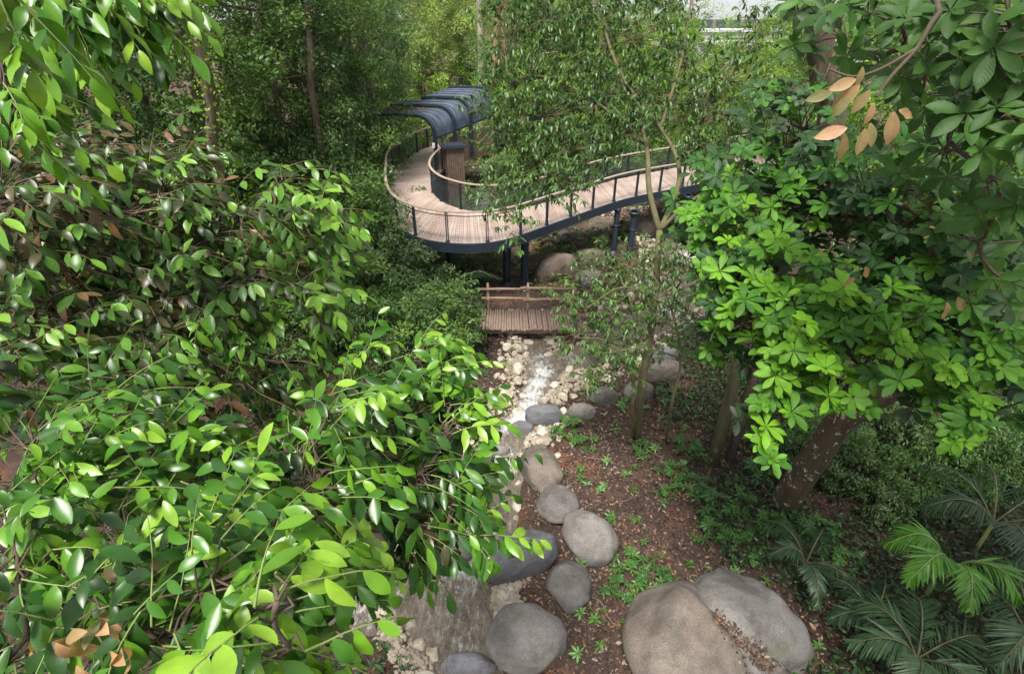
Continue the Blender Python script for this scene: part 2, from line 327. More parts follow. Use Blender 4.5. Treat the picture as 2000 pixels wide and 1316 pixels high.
# ---------------- ground and water ----------------
def axis(a, b, st, lo, hi, n):
    core = np.arange(a, b, st); g = np.geomspace(st, hi - b, n); l = -np.geomspace(st, a - lo, n)[::-1]
    return np.concatenate([a + l, core, b + g])
gx = axis(-9, 11, .14, -600, 600, 26); gy = axis(2, 30, .14, -300, 900, 30)
X, Y = np.meshgrid(gx, gy); Z = H(X, Y); nx, ny = len(gx), len(gy)
idx = np.arange(nx * ny).reshape(ny, nx)
tag(mesh_np('ground', np.stack([X, Y, Z], -1).reshape(-1, 3), np.stack([idx[:-1, :-1], idx[:-1, 1:], idx[1:, 1:], idx[1:, :-1]], -1).reshape(-1, 4), M_ground), kind='structure')
def smooth_path(p, k=8):
    out = []
    for i in range(len(p) - 1):
        a, b, c, d = p[max(i - 1, 0)], p[i], p[i + 1], p[min(i + 2, len(p) - 1)]
        for j in range(k):
            t = j / k
            out.append(tuple(.5 * ((2 * b[q]) + (-a[q] + c[q]) * t + (2 * a[q] - 5 * b[q] + 4 * c[q] - d[q]) * t * t + (-a[q] + 3 * b[q] - 3 * c[q] + d[q]) * t ** 3) for q in range(len(b))))
    out.append(tuple(p[-1])); return out
def water(name, pth, z0, foams):
    p = smooth_path(pth, 14); V = []; Fo = []; K = 24
    for i, (x, y, wd) in enumerate(p):
        a = p[max(i - 1, 0)]; b = p[min(i + 1, len(p) - 1)]; d = Vector((b[0] - a[0], b[1] - a[1])).normalized()
        for j in range(K + 1):
            u = (j / K - .5) * 2 * (wd + .25); xx, yy = x - d.y * u, y + d.x * u
            f = 0
            for fx, fy, fr, fs in foams:
                dd = math.hypot(xx - fx, yy - fy) / fr
                f = max(f, fs * max(0, 1 - dd * dd))
            ed = abs(u) / (wd + .25); f *= (1 - ed ** 3)
            V.append((xx, yy, z0 + f * .22 * noise.noise((xx * 5, yy * 5, 0)) + .012 * noise.noise((xx * 3, yy * 3, 3)))); Fo.append(f)
    n = len(p); ii = np.arange(n * (K + 1)).reshape(n, K + 1)
    return tag(mesh_np(name, V, np.stack([ii[:-1, :-1], ii[:-1, 1:], ii[1:, 1:], ii[1:, :-1]], -1).reshape(-1, 4), M_water, attrs={'foam': Fo}), kind='structure')
def fm(px, py, r, s): p = PZ(px, py, -.1); return (p.x, p.y, r, s)
water('stream', STREAM, -.16, [fm(1050, 700, .7, .17), fm(1060, 722, .6, .33), fm(1048, 745, .5, .36), fm(1040, 765, .5, .33), fm(1034, 788, .5, .34), fm(1018, 810, .55, .38), fm(1000, 828, .5, .38), fm(975, 900, .9, .24), fm(930, 1060, .8, .26), fm(915, 1105, .7, .22), fm(860, 1150, 1.3, .09), fm(890, 1240, .7, .1)])
water('side_stream', SIDE, -.168, [fm(1340, 500, 1.3, .3), fm(1110, 697, .7, .16), fm(1310, 600, 1.2, .25)])
water('stream_pool', LOBE, -.164, [fm(740, 1170, .8, .2)])
# ---------------- rocks ----------------
def ico(sub):
    import bmesh
    bm = bmesh.new(); bmesh.ops.create_icosphere(bm, subdivisions=sub, radius=1)
    V = np.array([v.co[:] for v in bm.verts]); T = np.array([[v.index for v in f.verts] for f in bm.faces]); bm.free(); return V, T
I5 = ico(5); I3 = ico(3); I2 = ico(2)
def rock_shape(base, seed, amp, freq, cuts=0, flat=.0, cutd=.78):
    V, T = base; out = []
    rnd = random.Random(seed); pl = [(Vector((rnd.gauss(0, 1), rnd.gauss(0, 1), rnd.gauss(0, .8))).normalized(), rnd.uniform(cutd, .97 if cutd > .7 else .85)) for _ in range(cuts)]
    for v in V:
        p = Vector(v); k = 1 + amp * noise.noise(p * freq + Vector((seed * 7.1, seed * 3.3, 0))) + amp * .35 * noise.noise(p * freq * 2.7 + Vector((0, seed * 5.1, 0)))
        p *= k
        for n, d in pl:
            t = p.dot(n)
            if t > d: p -= n * (t - d) * (.85 if cutd > .7 else 1)
        if flat and p.z > flat: p.z = flat + (p.z - flat) * .45
        out.append(p[:])
    return np.array(out), T
def boulder(px, py, wpx, hpx, mat, label, seed, rot=0, flat=.8, amp=.17, cuts=3, zr=.85, sink=.3, group=None):
    """px,py centre, wpx,hpx full size in the 2000 px photo"""
    p = G(px, py + hpx * .25); d = depth(p); rx = wpx / 2 * d / F; ang = math.atan2(CAM_Z - p.z, p.y)
    rz = rx * zr; hh = hpx / 2 * d / F
    ry = math.sqrt(max(hh * hh - (rz * math.cos(ang)) ** 2, (.45 * rx * math.sin(ang)) ** 2)) / math.sin(ang)
    ry = min(ry, 1.5 * rx)
    V, T = rock_shape(I5, seed, amp, .95, cuts, flat)
    c, s = math.cos(rot), math.sin(rot)
    V = V * [rx, ry, rz]; V = np.stack([V[:, 0] * c - V[:, 1] * s, V[:, 0] * s + V[:, 1] * c, V[:, 2]], 1)
    ctr = PZ(px, py, p.z + rz * (1 - sink) * .55); gz = hz(ctr.x, ctr.y)
    ctr.z = max(gz + rz * (1 - sink) * .6, gz + .05)
    o = mesh_np('boulder', V, T, mat); o.location = ctr
    return tag(o, label, 'boulder', group)
for a in [
    (1028, 1250, 160, 122, R_grey, 'large smooth grey boulder at the stream edge, lowest of the row of boulders', 1, .1, .8, .16),
    (1113, 1143, 88, 94, R_grey, 'round grey boulder between the two biggest stones of the row, beside leafy herbs', 2),
    (1153, 1050, 98, 108, R_grey, 'tall rounded grey boulder just above the round one, herbs at its right foot', 3, .4),
    (1089, 988, 80, 76, R_grey, 'small cracked grey boulder between the pointed stone and the tall rounded one', 4),
    (1057, 915, 78, 92, R_brown, 'pale pointed boulder tapering upwards beside the hidden stream bend', 5, .5, 0, .3),
    (1015, 1092, 158, 98, R_blue, 'dark blue grey boulder half covered by hanging green leaves', 6, .25, .7),
    (1063, 813, 74, 40, R_blue, 'flat dark boulder right where the white water passes', 7, 0, .6),
    (1138, 806, 54, 38, R_grey, 'grey boulder behind the low green shrub beside the stream', 8),
    (1176, 777, 60, 38, R_grey, 'smooth dark grey boulder farthest up the bare litter slope', 9),
    (1018, 843, 56, 42, R_blue, 'dark boulder below the rapids beside a patch of cream cobbles', 10),
    (930, 902, 66, 52, R_brown, 'pinkish grey boulder left of the stream behind green leaves', 11, .3),
    (966, 886, 62, 30, R_grey, 'low flat stone lying in the stream among the leaves', 12, 0, .5),
    (878, 1085, 92, 62, R_grey, 'brownish boulder above the pool under overhanging leaves', 13),
    (912, 1306, 104, 44, R_blue, 'dark boulder cut by the bottom edge of the picture', 14, 0, .7),
    (1248, 766, 62, 30, R_grey, 'low pale boulder behind the slim twin trunk', 15),
    (1297, 732, 78, 56, R_brown, 'big pale boulder right of the slim twin trunk', 16, .2),
    (1300, 697, 50, 24, R_blue, 'dark stone behind the big pale boulder by the side stream', 17),
    (1085, 530, 92, 64, R_brown_shade, 'huge brown boulder under the elevated walkway behind the log bridge', 18, .2, .8, .2),
    (1150, 508, 66, 38, R_brown_shade, 'dark flat topped boulder next to the huge one under the walkway', 19, 0, .6),
    (1152, 548, 60, 22, R_grey, 'low grey slab at the foot of the huge boulder', 20, 0, .6),
    (1250, 450, 60, 50, R_brown, 'pale boulder behind the slanting walkway piers', 21),
    (1154, 460, 26, 22, R_grey, 'small upright stone in the far row under the walkway', 22),
    (1178, 464, 26, 20, R_grey, 'rounded stone at the right end of the far row under the walkway', 23),
    (1108, 468, 44, 26, R_grey, 'grey stone at the left end of the far row under the walkway', 24),
    (1135, 475, 30, 18, R_brown, 'small tan stone in the middle of the far row', 25),
]: boulder(*a)
HB1 = boulder(1345, 1275, 250, 250, R_brown, 'very large rounded brown granite boulder in the bottom foreground', 31, -.35, 0, .3, 2, .85, .45)
HB2 = boulder(1448, 1225, 212, 232, R_grey, 'very large grey granite boulder leaning behind the brown one, leaf litter in the cleft', 33, .35, 0, .28, 2, .82, .45)
# cream cobbles along the stream
cob = []
for k in range(7):
    V, T = rock_shape(I3, 50 + k, .10, 1.1, 16, 0, .55)
    V *= [1, random.uniform(.7, .95), random.uniform(.6, .8)]
    o = mesh_np('cobble', V, T, R_cream, smooth=False); cob.append(o)
def cobble_pts():
    out = []
    def band(path_, lo, hi, dens, n):
        for _ in range(n):
            i = random.randrange(len(path_) - 1); a, b = path_[i], path_[i + 1]; t = random.random()
            x, y, wd = [a[q] + (b[q] - a[q]) * t for q in range(3)]
            d = Vector((b[0] - a[0], b[1] - a[1])).normalized(); sgn = random.choice((-1, 1)); u = wd + random.uniform(lo, hi)
            out.append((x - d.y * sgn * u, y + d.x * sgn * u, dens))
    band(STREAM[0:11], -.1, 1.05, 1.0, 700); band(STREAM[13:18], 0, .45, 1.3, 60); band(STREAM[3:9], -.08, .5, 1.15, 260); band(SIDE, 0.05, 1.3, 1.0, 420); band(LOBE[:3], 0, .6, 1.3, 60)
    for cx, cy, r, n in ((845, 1265, .75, 60), (800, 1235, .5, 26), (975, 1170, .36, 24), (958, 1225, .25, 8), (1050, 855, .35, 20), (1000, 690, .5, 30), (1075, 780, .35, 20), (990, 1010, .35, 14), (1015, 1000, .25, 8), (1120, 640, .9, 40), (1010, 655, .6, 40)):
        c = G(cx, cy)
        for _ in range(n):
            t = random.uniform(0, 6.283); q = r * math.sqrt(random.random()); out.append((c.x + q * math.cos(t), c.y + q * math.sin(t), 1.2))
    random.shuffle(out); return out
taken = []; singles = []; rest = []
for x, y, k in cobble_pts():
    s = random.choice((.08, .10, .12, .15, .18, .22, .26)) * k * (1.0 if y > 12 else .85)
    sdv = float(streamd(np.array([[x, y]]))[0])
    if sdv < (-.3 if random.random() < .25 else -.1): continue
    if any((x - a) ** 2 + (y - b) ** 2 < (.72 * (s + c)) ** 2 for a, b, c in taken): continue
    taken.append((x, y, s)); px, py = proj(Vector((x, y, 0)))
    rest.append((s / max(1, depth(Vector((x, y, 0)))) if -50 < px < 2050 and py < 1400 else 0, x, y, s))
rest.sort(reverse=True)
singles, rest = rest[:290], rest[290:]
firstc = [True] * len(cob)
for i, (_, x, y, s) in enumerate(singles):
    k = i % len(cob)
    if firstc[k]: o = cob[k]; firstc[k] = False
    else: o = cob[k].copy(); SC.collection.objects.link(o)
    o.location = (x, y, max(hz(x, y), -.3) + s * .35); o.scale = (s,) * 3; o.rotation_euler = (random.uniform(-.5, .5), random.uniform(-.5, .5), random.uniform(0, 6.28))
    tag(o, 'cream limestone cobble lying in the rubble that edges the stream', 'cobble', 'cream cobbles edging the stream')
def scatter_rocks(name, items, mat, kind='stuff', parent=None, base=None):
    Vs = []; Ts = []; n = 0
    shp = base or [rock_shape(I2, 80 + k, .35, 1.3, 7, 0, .65) for k in range(4)]
    for x, y, z, s in items:
        V, T = random.choice(shp); t = random.uniform(0, 6.28); c, q = math.cos(t), math.sin(t); W = V * [s, s * .85, s * .7]
        W = np.stack([W[:, 0] * c - W[:, 1] * q + x, W[:, 0] * q + W[:, 1] * c + y, W[:, 2] + z], 1); Vs.append(W); Ts.append(T + n); n += len(W)
    return tag(mesh_np(name, np.concatenate(Vs), np.concatenate(Ts), mat, parent, smooth=False), kind=kind)
small = [(x, y, max(hz(x, y), -.3) + s * .3, s) for _, x, y, s in rest]
for _ in range(6500):
    pth = random.choice((STREAM[0:11], SIDE, STREAM[12:18])); i = random.randrange(len(pth) - 1); a, b = pth[i], pth[i + 1]; t = random.random()
    x, y, wd = [a[q] + (b[q] - a[q]) * t for q in range(3)]; d = Vector((b[0] - a[0], b[1] - a[1])).normalized(); u = random.choice((-1, 1)) * (wd + random.uniform(-.12, .75 if pth is not SIDE else 1.4))
    x -= d.y * u; y += d.x * u; s = random.uniform(.025, .085); small.append((x, y, max(hz(x, y), -.27) + s * .2, s))
tag(scatter_rocks('gravel', small, R_cream), 'loose cream gravel and small rubble along both banks of the stream', 'gravel')
# ---------------- leaves ----------------
def lens_profile(v, peak):        # width along the leaf
    e = math.log(.5) / math.log(peak); return np.sin(np.pi * np.clip(v, 0, 1) ** e) ** .76
class Leaves:
    def __init__(s): s.p = []; s.d = []; s.n = []; s.l = []; s.w = []; s.v = []; s.c = []
    def add(s, p, d, n, l, w, v, c=.15):
        s.p.append(tuple(p)); s.d.append(tuple(d)); s.n.append(tuple(n)); s.l.append(l); s.w.append(w); s.v.append(v); s.c.append(c)
    def bulk(s, p, d, n, l, w, v, c):
        for a, b in ((s.p, p), (s.d, d), (s.n, n), (s.l, l), (s.w, w), (s.v, v), (s.c, c)): a.extend(b.tolist())
    def build(s, name, mat, parent=None, lod='mid', peak=.5, fold=.3, tw=None, tmat=None):
        p = np.array(s.p, float); d = np.array(s.d, float); n = np.array(s.n, float); l = np.array(s.l); w = np.array(s.w); c = np.array(s.c); v = np.array(s.v)
        d /= np.linalg.norm(d, axis=1, keepdims=True) + 1e-9; n = n - d * (n * d).sum(1, keepdims=True); n /= np.linalg.norm(n, axis=1, keepdims=True) + 1e-9
        a = np.cross(d, n)
        st = {'hi': [0, .05, .13, .26, .42, .6, .78, .91, .975, 1], 'mid': [0, .3, .68, 1], 'low': [0, .5, 1]}[lod]; st = np.array(st)
        wd = lens_profile(np.clip(st, .012, .985), peak); wd[0] = .05; wd[-1] = .10
        us = np.array([-.5, 0, .5]) if lod != 'low' else np.array([-.5, .5])
        S, U = np.meshgrid(st, us, indexing='ij'); Wd = np.repeat(wd[:, None], len(us), 1); S = S.ravel(); U = (U * Wd).ravel(); nu = len(us)
        rw = rng.normal(0, 1, (len(p), 1)); wob = (.05 * rw * np.sin(S * 9 + rw * 2)) * np.abs(U)[None] * 2
        V = (p[:, None] + a[:, None] * (U[None, :, None] * w[:, None, None]) + d[:, None] * (S[None, :, None] * l[:, None, None] * (1 - .25 * np.abs(c)[:, None, None] * S[None, :, None]))
             + n[:, None] * (-c[:, None, None] * (S ** 2)[None, :, None] * l[:, None, None] + fold * 2 * np.abs(U)[None, :, None] * w[:, None, None] * .5 + (wob * w[:, None])[..., None]))
        q = [(i * nu + j, i * nu + j + 1, (i + 1) * nu + j + 1, (i + 1) * nu + j) for i in range(len(st) - 1) for j in range(nu - 1)]
        q = np.array(q); m = len(S); Fq = (q[None] + (np.arange(len(p)) * m)[:, None, None]).reshape(-1, 4)
        UU, VV = np.meshgrid(us + .5, st); uv = np.stack([UU.ravel(), VV.ravel()], 1)
        uv1 = np.tile(np.stack([np.repeat(us[None] + .5, len(st), 0).ravel(), S], 1), (len(p), 1))
        V = V.reshape(-1, 3); va = np.repeat(v, m)
        if tw is None or not tw.V: return mesh_np(name, V, Fq, mat, parent, attrs={'v': va}, uv=uv1, smooth=True)
        tv = np.concatenate(tw.V); tq = np.concatenate(tw.Q) + len(V); nf = len(Fq)
        o = mesh_np(name, np.concatenate([V, tv]), np.concatenate([Fq, tq]), mat, parent, attrs={'v': np.concatenate([va, np.zeros(len(tv))])}, uv=np.concatenate([uv1, np.zeros((len(tv), 2))]), smooth=True)
        o.data.materials.append(tmat); mi = np.zeros(nf + len(tq), np.int32); mi[nf:] = 1; o.data.polygons.foreach_set('material_index', mi); return o
def rv(s=1): return Vector((random.gauss(0, s), random.gauss(0, s), random.gauss(0, s)))
UP = Vector((0, 0, 1))
def spray(LV, TW, base, dirn, L, n, ll, lw, v, droop=.25, angle=.95, vs=.12, r=.004):
    """a twig with alternate leaves; dirn unit vector"""
    d = dirn.normalized(); pts = [base.copy()]; p = base.copy(); seg = 5
    for i in range(seg):
        d = (d + Vector((0, 0, -droop / seg)) + rv(.05)).normalized(); p = p + d * (L / seg); pts.append(p.copy())
    if TW is not None: TW.tube(pts, [r * (1.3 - .9 * i / seg) for i in range(seg + 1)], 4, False)
    side = d.cross(UP); side = side.normalized() if side.length > .1 else Vector((1, 0, 0))
    for i in range(n):
        t = .15 + .85 * i / max(1, n - 1); f = t * seg; k = min(int(f), seg - 1); q = pts[k].lerp(pts[k + 1], f - k); dd = (pts[k + 1] - pts[k]).normalized()
        s = 1 if i % 2 else -1
        if i == n - 1: ld = dd + rv(.15)
        else: ld = dd * math.cos(angle) + side * s * math.sin(angle) + rv(.18)
        ld = ld + Vector((0, -.15, -random.uniform(.15, 1.25) * (1 - t * .2)))
        nn = UP * 1.0 + Vector((0, -.35, 0)) + side * s * random.uniform(-.1, .5) + rv(.36)
        sc = random.uniform(.72, 1.12) * (1 - .12 * abs(t - .5))
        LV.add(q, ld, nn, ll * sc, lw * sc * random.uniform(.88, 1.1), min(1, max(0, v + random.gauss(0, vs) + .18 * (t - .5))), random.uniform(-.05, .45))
def rosette(LV, TW, base, dirn, n, ll, lw, v, vs=.06, stem=.25, r=.006):
    d = dirn.normalized(); b0 = base - d * stem
    if TW is not None: TW.tube([b0 - UP * stem * .4, b0, base], [r * 1.3, r, r * .8], 4, False)
    a = d.cross(Vector((.3, 1, .1))).normalized(); b = d.cross(a); ph = random.uniform(0, 6.28)
    for i in range(n):
        t = ph + i * 2.399 if n > 9 else ph + i * 2 * math.pi / n + random.gauss(0, .1)
        inner = i < n * .25; el = random.uniform(.5, .9) if inner else random.uniform(-.1, .35)
        o = a * math.cos(t) + b * math.sin(t); ld = o * math.cos(el) + d * math.sin(el) + Vector((0, 0, -.12))
        s = random.uniform(.45, .7) if inner else random.uniform(.8, 1.12)
        LV.add(base + o * .01, ld, d * 1.2 - o * math.sin(el) + rv(.12), ll * s, lw * s, min(1, max(0, v + random.gauss(0, vs) + (.08 if inner else 0))), random.uniform(.05, .25))
def in_ball(): 
    while 1:
        q = Vector((random.uniform(-1, 1), random.uniform(-1, 1), random.uniform(-1, 1)))
        if q.length < 1: return q
def limb(mb, a, b, r0, r1, sag=.1, n=7, k=7):
    a, b = Vector(a), Vector(b); off = rv(1); off = off.normalized() * (b - a).length * sag; pts = []
    for i in range(n + 1):
        t = i / n; pts.append(a.lerp(b, t) + off * math.sin(math.pi * t) + rv((b - a).length * .008))
    mb.tube(pts, [r0 + (r1 - r0) * i / n for i in range(n + 1)], k); return pts
# ---------------- elevated walkway ----------------
DZ = 2.7
OUT = [(905, 272), (850, 283), (810, 300), (764, 336), (757, 372), (758, 405), (770, 434), (800, 456), (845, 470), (917, 476), (985, 468), (1050, 447), (1100, 429), (1180, 401), (1235, 385), (1330, 366), (1400, 353), (1480, 338), (1600, 318)]
INN = [(985, 280), (940, 290), (893, 308), (862, 336), (847, 355), (844, 370), (850, 382), (863, 393), (880, 401), (915, 411), (965, 414), (1030, 404), (1085, 388), (1150, 365), (1200, 351), (1290, 333), (1370, 318), (1450, 303), (1560, 285)]
def sm(pts, k=6): return [Vector(p) for p in smooth_path([tuple(p) for p in pts], k)]
Po = sm([PZ(x, y, DZ) for x, y in OUT]); Pi = sm([PZ(x, y, DZ) for x, y in INN])
WK = empty('elevated_walkway', (0, 0, 0), label='elevated curving walkway with timber deck, mesh railings and dark steel edge on piers', cat='walkway')
V = []; uv = []; L = 0; n = len(Po)
for i in range(n):
    if i: L += ((Po[i] + Pi[i]) / 2 - (Po[i - 1] + Pi[i - 1]) / 2).length
    w_ = (Po[i] - Pi[i]).length
    for z in (0, -.12):
        V += [tuple(Po[i] + UP * z), tuple(Pi[i] + UP * z)]; uv += [(0, L), (w_, L)]
Qd = []
for i in range(n - 1):
    a, b = i * 4, i * 4 + 4
    Qd += [(a, b, b + 1, a + 1), (a + 2, a + 3, b + 3, b + 2)]
Qd += [(1, 3, 2, 0), (n * 4 - 4, n * 4 - 2, n * 4 - 1, n * 4 - 3)]
mesh_np('deck', V, np.array(Qd), M_deck, WK, uv=uv, smooth=False)
for P_, sg in ((Po, 1), (Pi, -1)):
    e = MB(); c_ = [p + (p - q).normalized() * .05 - UP * .17 for p, q in zip(P_, Pi if sg > 0 else Po)]
    e.sweep(c_, .09, .36); e.sweep([p - UP * .165 for p in c_], .13, .02); e.build('edge_beam', M_steel, WK)
    ins = [p + (q - p).normalized() * .06 for p, q in zip(P_, Pi if sg > 0 else Po)]
    MB().sweep([p + UP * 1.17 for p in ins], .11, .04).build('handrail', M_rail, WK)
    MB().tube([p + UP * 1.0 + (q - p).normalized() * .05 for p, q in zip(ins, Pi if sg > 0 else Po)], .018, 5).build('grab_rail', M_steel, WK)
    # resample for posts
    dist = [0]
    for a, b in zip(ins[:-1], ins[1:]): dist.append(dist[-1] + (b - a).length)
    def at_(s):
        for i in range(len(ins) - 1):
            if dist[i + 1] >= s: 
                t = (s - dist[i]) / (dist[i + 1] - dist[i]); return ins[i].lerp(ins[i + 1], t), (ins[i + 1] - ins[i]).normalized()
        return ins[-1], (ins[-1] - ins[-2]).normalized()
    s = .4
    while s < dist[-1]:
        p, d = at_(s); rz = math.atan2(d.y, d.x)
        pb = MB(); off = d * .035
        for q in (off, -off): pb.box(p + q + UP * .56, (.018, .075, 1.12), rz)
        pb.box(p + UP * .03, (.14, .12, .03), rz); pb.box(p + UP * 1.12, (.1, .09, .03), rz); pb.build('rail_post', M_steel, WK); s += 1.5
    wm = MB()
    for k in range(1, 17): wm.tube([p + UP * (.06 * k) for p in ins], .0026 if sg > 0 else .006, 3, False)
    s = .05
    while s < dist[-1]:
        p, d = at_(s); wm.tube([p + UP * .05, p + UP * .98], .0026 if sg > 0 else .006, 3, False); s += .075 if sg > 0 else .06
    wm.build('wire_mesh', M_wire, WK)
for k, (x, y, r) in enumerate([(883, 548, .2), (990, 556, .16), (1024, 560, .17), (1197, 500, .12), (1228, 508, .15), (1330, 470, .15), (1420, 440, .15), (800, 420, .16)]):
    b = PZ(x, y, 0); top = Vector((b.x, b.y, DZ - .35))
    pr = MB().tube([(b.x, b.y, -.4), (b.x, b.y, .5), (b.x, b.y, DZ - .6), top], [r, r, r, r * 1.05], 14)
    pr.tube([top - UP * .12, top], [r * 1.5, r * 1.6], 14); pr.tube([(b.x, b.y, 1.5), (b.x, b.y, 1.56)], [r * 1.12] * 2, 14)
    pr.tube([(b.x, b.y, -.2), (b.x, b.y, hz(b.x, b.y) + .12)], [r * 1.9, r * 1.7], 14); pr.build('pier', M_steel, WK, True)
for i in range(6, n - 2, 7):
    a, b = Po[i] - UP * .27, Pi[i] - UP * .27
    MB().sweep([a.lerp(b, .04), a.lerp(b, .96)], .12, .26).build('cross_beam', M_steel, WK)
# ---------------- shelter over the walkway ----------------
SH = empty('roof_shelter', (0, 0, 0), label='dark metal shelter whose curved ribbed wall folds into a flat cantilever roof over the walkway', cat='shelter')
A0 = Vector((-4.15, 29.9, 0)); AX = Vector((3.1, 4.4, 0)); CU = Vector((-.985, .17, 0))
def sect(t, dz, e=0, bot=4.32, end=3.4):
    o = A0 + AX * t; R = .85 + e; ps = []; ztop = 5.4 + dz + t * .7; bot = bot + (t * .55 if bot > 4 else t * .3)
    ps = [(-e, bot), (-e, ztop - .85)]
    for k in range(1, 10):
        a = math.pi / 2 * k / 9; ps.append((-e + R * (1 - math.cos(a)), ztop - .85 + R * math.sin(a)))
    ps += [(2.0, ztop + e + .01), (end, ztop + e - .03)]
    return [o + CU * u + UP * z for u, z in ps]
tiers = [(0, .30, 0, 3.6), (.30, .56, .08, 3.5), (.56, 1.0, .16, 2.7)]
for t0, t1, dz, en in tiers:
    K = 8; S0 = [sect(t0 + (t1 - t0) * k / K, dz, end=en) for k in range(K + 1)]; m = len(S0[0]); mb = MB()
    S1 = [sect(t0 + (t1 - t0) * k / K, dz, -.06, end=en) for k in range(K + 1)]
    for S_, rev in ((S0, False), (S1, True)):
        Vv = [tuple(p) for s_ in S_ for p in s_]
        mb.add(Vv, [((k * m + j, k * m + j + 1, (k + 1) * m + j + 1, (k + 1) * m + j) if rev else (k * m + j, (k + 1) * m + j, (k + 1) * m + j + 1, k * m + j + 1)) for k in range(K) for j in range(m - 1)])
    mb.build('roof_panel', M_roof, SH, True)
    sm_ = MB(); ns = max(2, round((t1 - t0) * 5.2 / .42))
    for k in range(1, ns): sm_.tube(sect(t0 + (t1 - t0) * k / ns, dz, .02, end=en), .035, 4)
    sm_.build('standing_seam', M_roof, SH)
    fr = MB(); c_ = sect(t0 + .003, dz, .05, bot=DZ + .02, end=en); fr.sweep(c_, .12, .2, up=AX.normalized()); fr.build('portal_frame', M_steel, SH)
    ev = MB(); ev.sweep([A0 + AX * t0 + CU * (en + .03) + UP * (5.34 + dz + .7 * t0), A0 + AX * t1 + CU * (en + .03) + UP * (5.34 + dz + .7 * t1)], .1, .12); ev.build('eaves_beam', M_steel, SH); ev = MB(); ev.sweep([A0 + AX * t0 - CU * .02 + UP * (4.3 + .55 * t0), A0 + AX * t1 - CU * .02 + UP * (4.3 + .55 * t1)], .1, .1); ev.build('sill_beam', M_steel, SH)
fr = MB(); fr.sweep(sect(.998, .16, .05, bot=DZ, end=2.7), .12, .2, up=AX.normalized()); fr.build('portal_frame', M_steel, SH)
wl = MB(); wl.box(A0 + AX * .62 + UP * 3.4 + CU * .1, (3.9, .06, 1.5), math.atan2(AX.y, AX.x)); wl.build('timber_screen', M_hut, SH)
MB().box(A0 + Vector((-.02, -.17, 4.0)), (.14, .03, .26)).build('notice_plate', M_white, SH)
lt = Leaves()
for _ in range(1300):
    u, t = random.uniform(1.1, 3.5), random.uniform(.02, .29); q = A0 + AX * t + CU * u + UP * (5.43 + .7 * t)
    lt.add(q, (random.gauss(0, 1), random.gauss(0, 1), .1), UP + rv(.4), .09, .05, random.random())
tag(lt.build('roof_litter', M_litter, None, 'low'), 'dry brown fallen leaves lying on the flat front part of the shelter roof', 'leaf litter', kind='stuff')
# hut cabinet behind the inner railing
hb = PZ(888, 350, 2.2); HU = empty('timber_cabinet', (hb.x, hb.y, 0), .35, label='brown timber clad cabinet with grey lid beside the shelter post', cat='cabinet')
MB().box((0, 0, 1.9), (.95, .8, 4.0)).build('body', M_hut, HU)
b_ = MB(); b_.box((0, 0, 3.96), (1.25, 1.1, .08)); b_.box((0, 0, 4.02), (1.0, .9, .05)); b_.build('lid', M_steel, HU)
b_ = MB(); [b_.box((-.48 + .12 * k, -.407, 1.9), (.02, .012, 3.9)) for k in range(9)]; b_.build('batten', M_steel, HU)
# ---------------- log footbridge ----------------
LB = empty('log_footbridge', (0, 0, 0), label='rustic log footbridge with pole rail crossing the stream', cat='footbridge')
zb = .42; x0, x1 = PZ(938, 645, zb).x, 2.6; yn, yf = PZ(1000, 645, zb).y, PZ(1000, 606, zb).y
x = x0
while x < x1:
    r = random.uniform(.042, .056); j = random.uniform(-.06, .06); rs = []
    a = Vector((x, yn + j, zb + random.uniform(-.012, .012))); b = Vector((x + .02 + (x - x0) * -.03, yf + random.uniform(-.06, .06), zb + random.uniform(-.012, .012)))
    MB().tube([a, a.lerp(b, .5) + rv(.006), b], [r, r * 1.05, r * .93], 8).build('deck_log', M_log, LB, True); x += r * 2.05
for yy in (yn + .2, yf - .2): MB().tube([(x0 - .3, yy, zb - .15), (x1 + .3, yy, zb - .15)], .09, 10).build('stringer_log', M_log, LB, True)
yr = yf + .06
def X_(px, z): 
    p = PZ(px, 580, z); return (px - 1000) / F * (yr * cp + (CAM_Z - z) * sp)
for px in (953, 1031, 1118):
    xx = X_(px, 1.0); MB().tube([(xx, yr, -.1), (xx + .01, yr, .7), (xx, yr + .01, 1.52)], [.055, .05, .045], 8).build('rail_post', M_railog, LB, True)
for (a, b, za, zb_, off) in ((930, 1036, 1.30, 1.30, -.06), (1016, 1126, 1.36, 1.31, -.08), (940, 1042, .93, .90, -.05), (1022, 1100, .86, .9, -.07)):
    p, q = Vector((X_(a, za), yr + off, za)), Vector((X_(b, zb_), yr + off, zb_)); MB().tube([p, p.lerp(q, .5) + Vector((0, 0, .015)), q], [.045, .05, .04], 8).build('rail_pole', M_railog, LB, True)
for px in (1031, 953):
    xx = X_(px, 1.3)
    for z in (1.31, .9):
        ro = MB(); [ro.tube([(xx + .075 * math.cos(t / 6 * 6.283), yr - .03 + .10 * math.sin(t / 6 * 6.283), z - .03 + .02 * k) for t in range(7)], .008, 4, False) for k in range(4)]
        ro.build('rope_lashing', M_railog, LB)
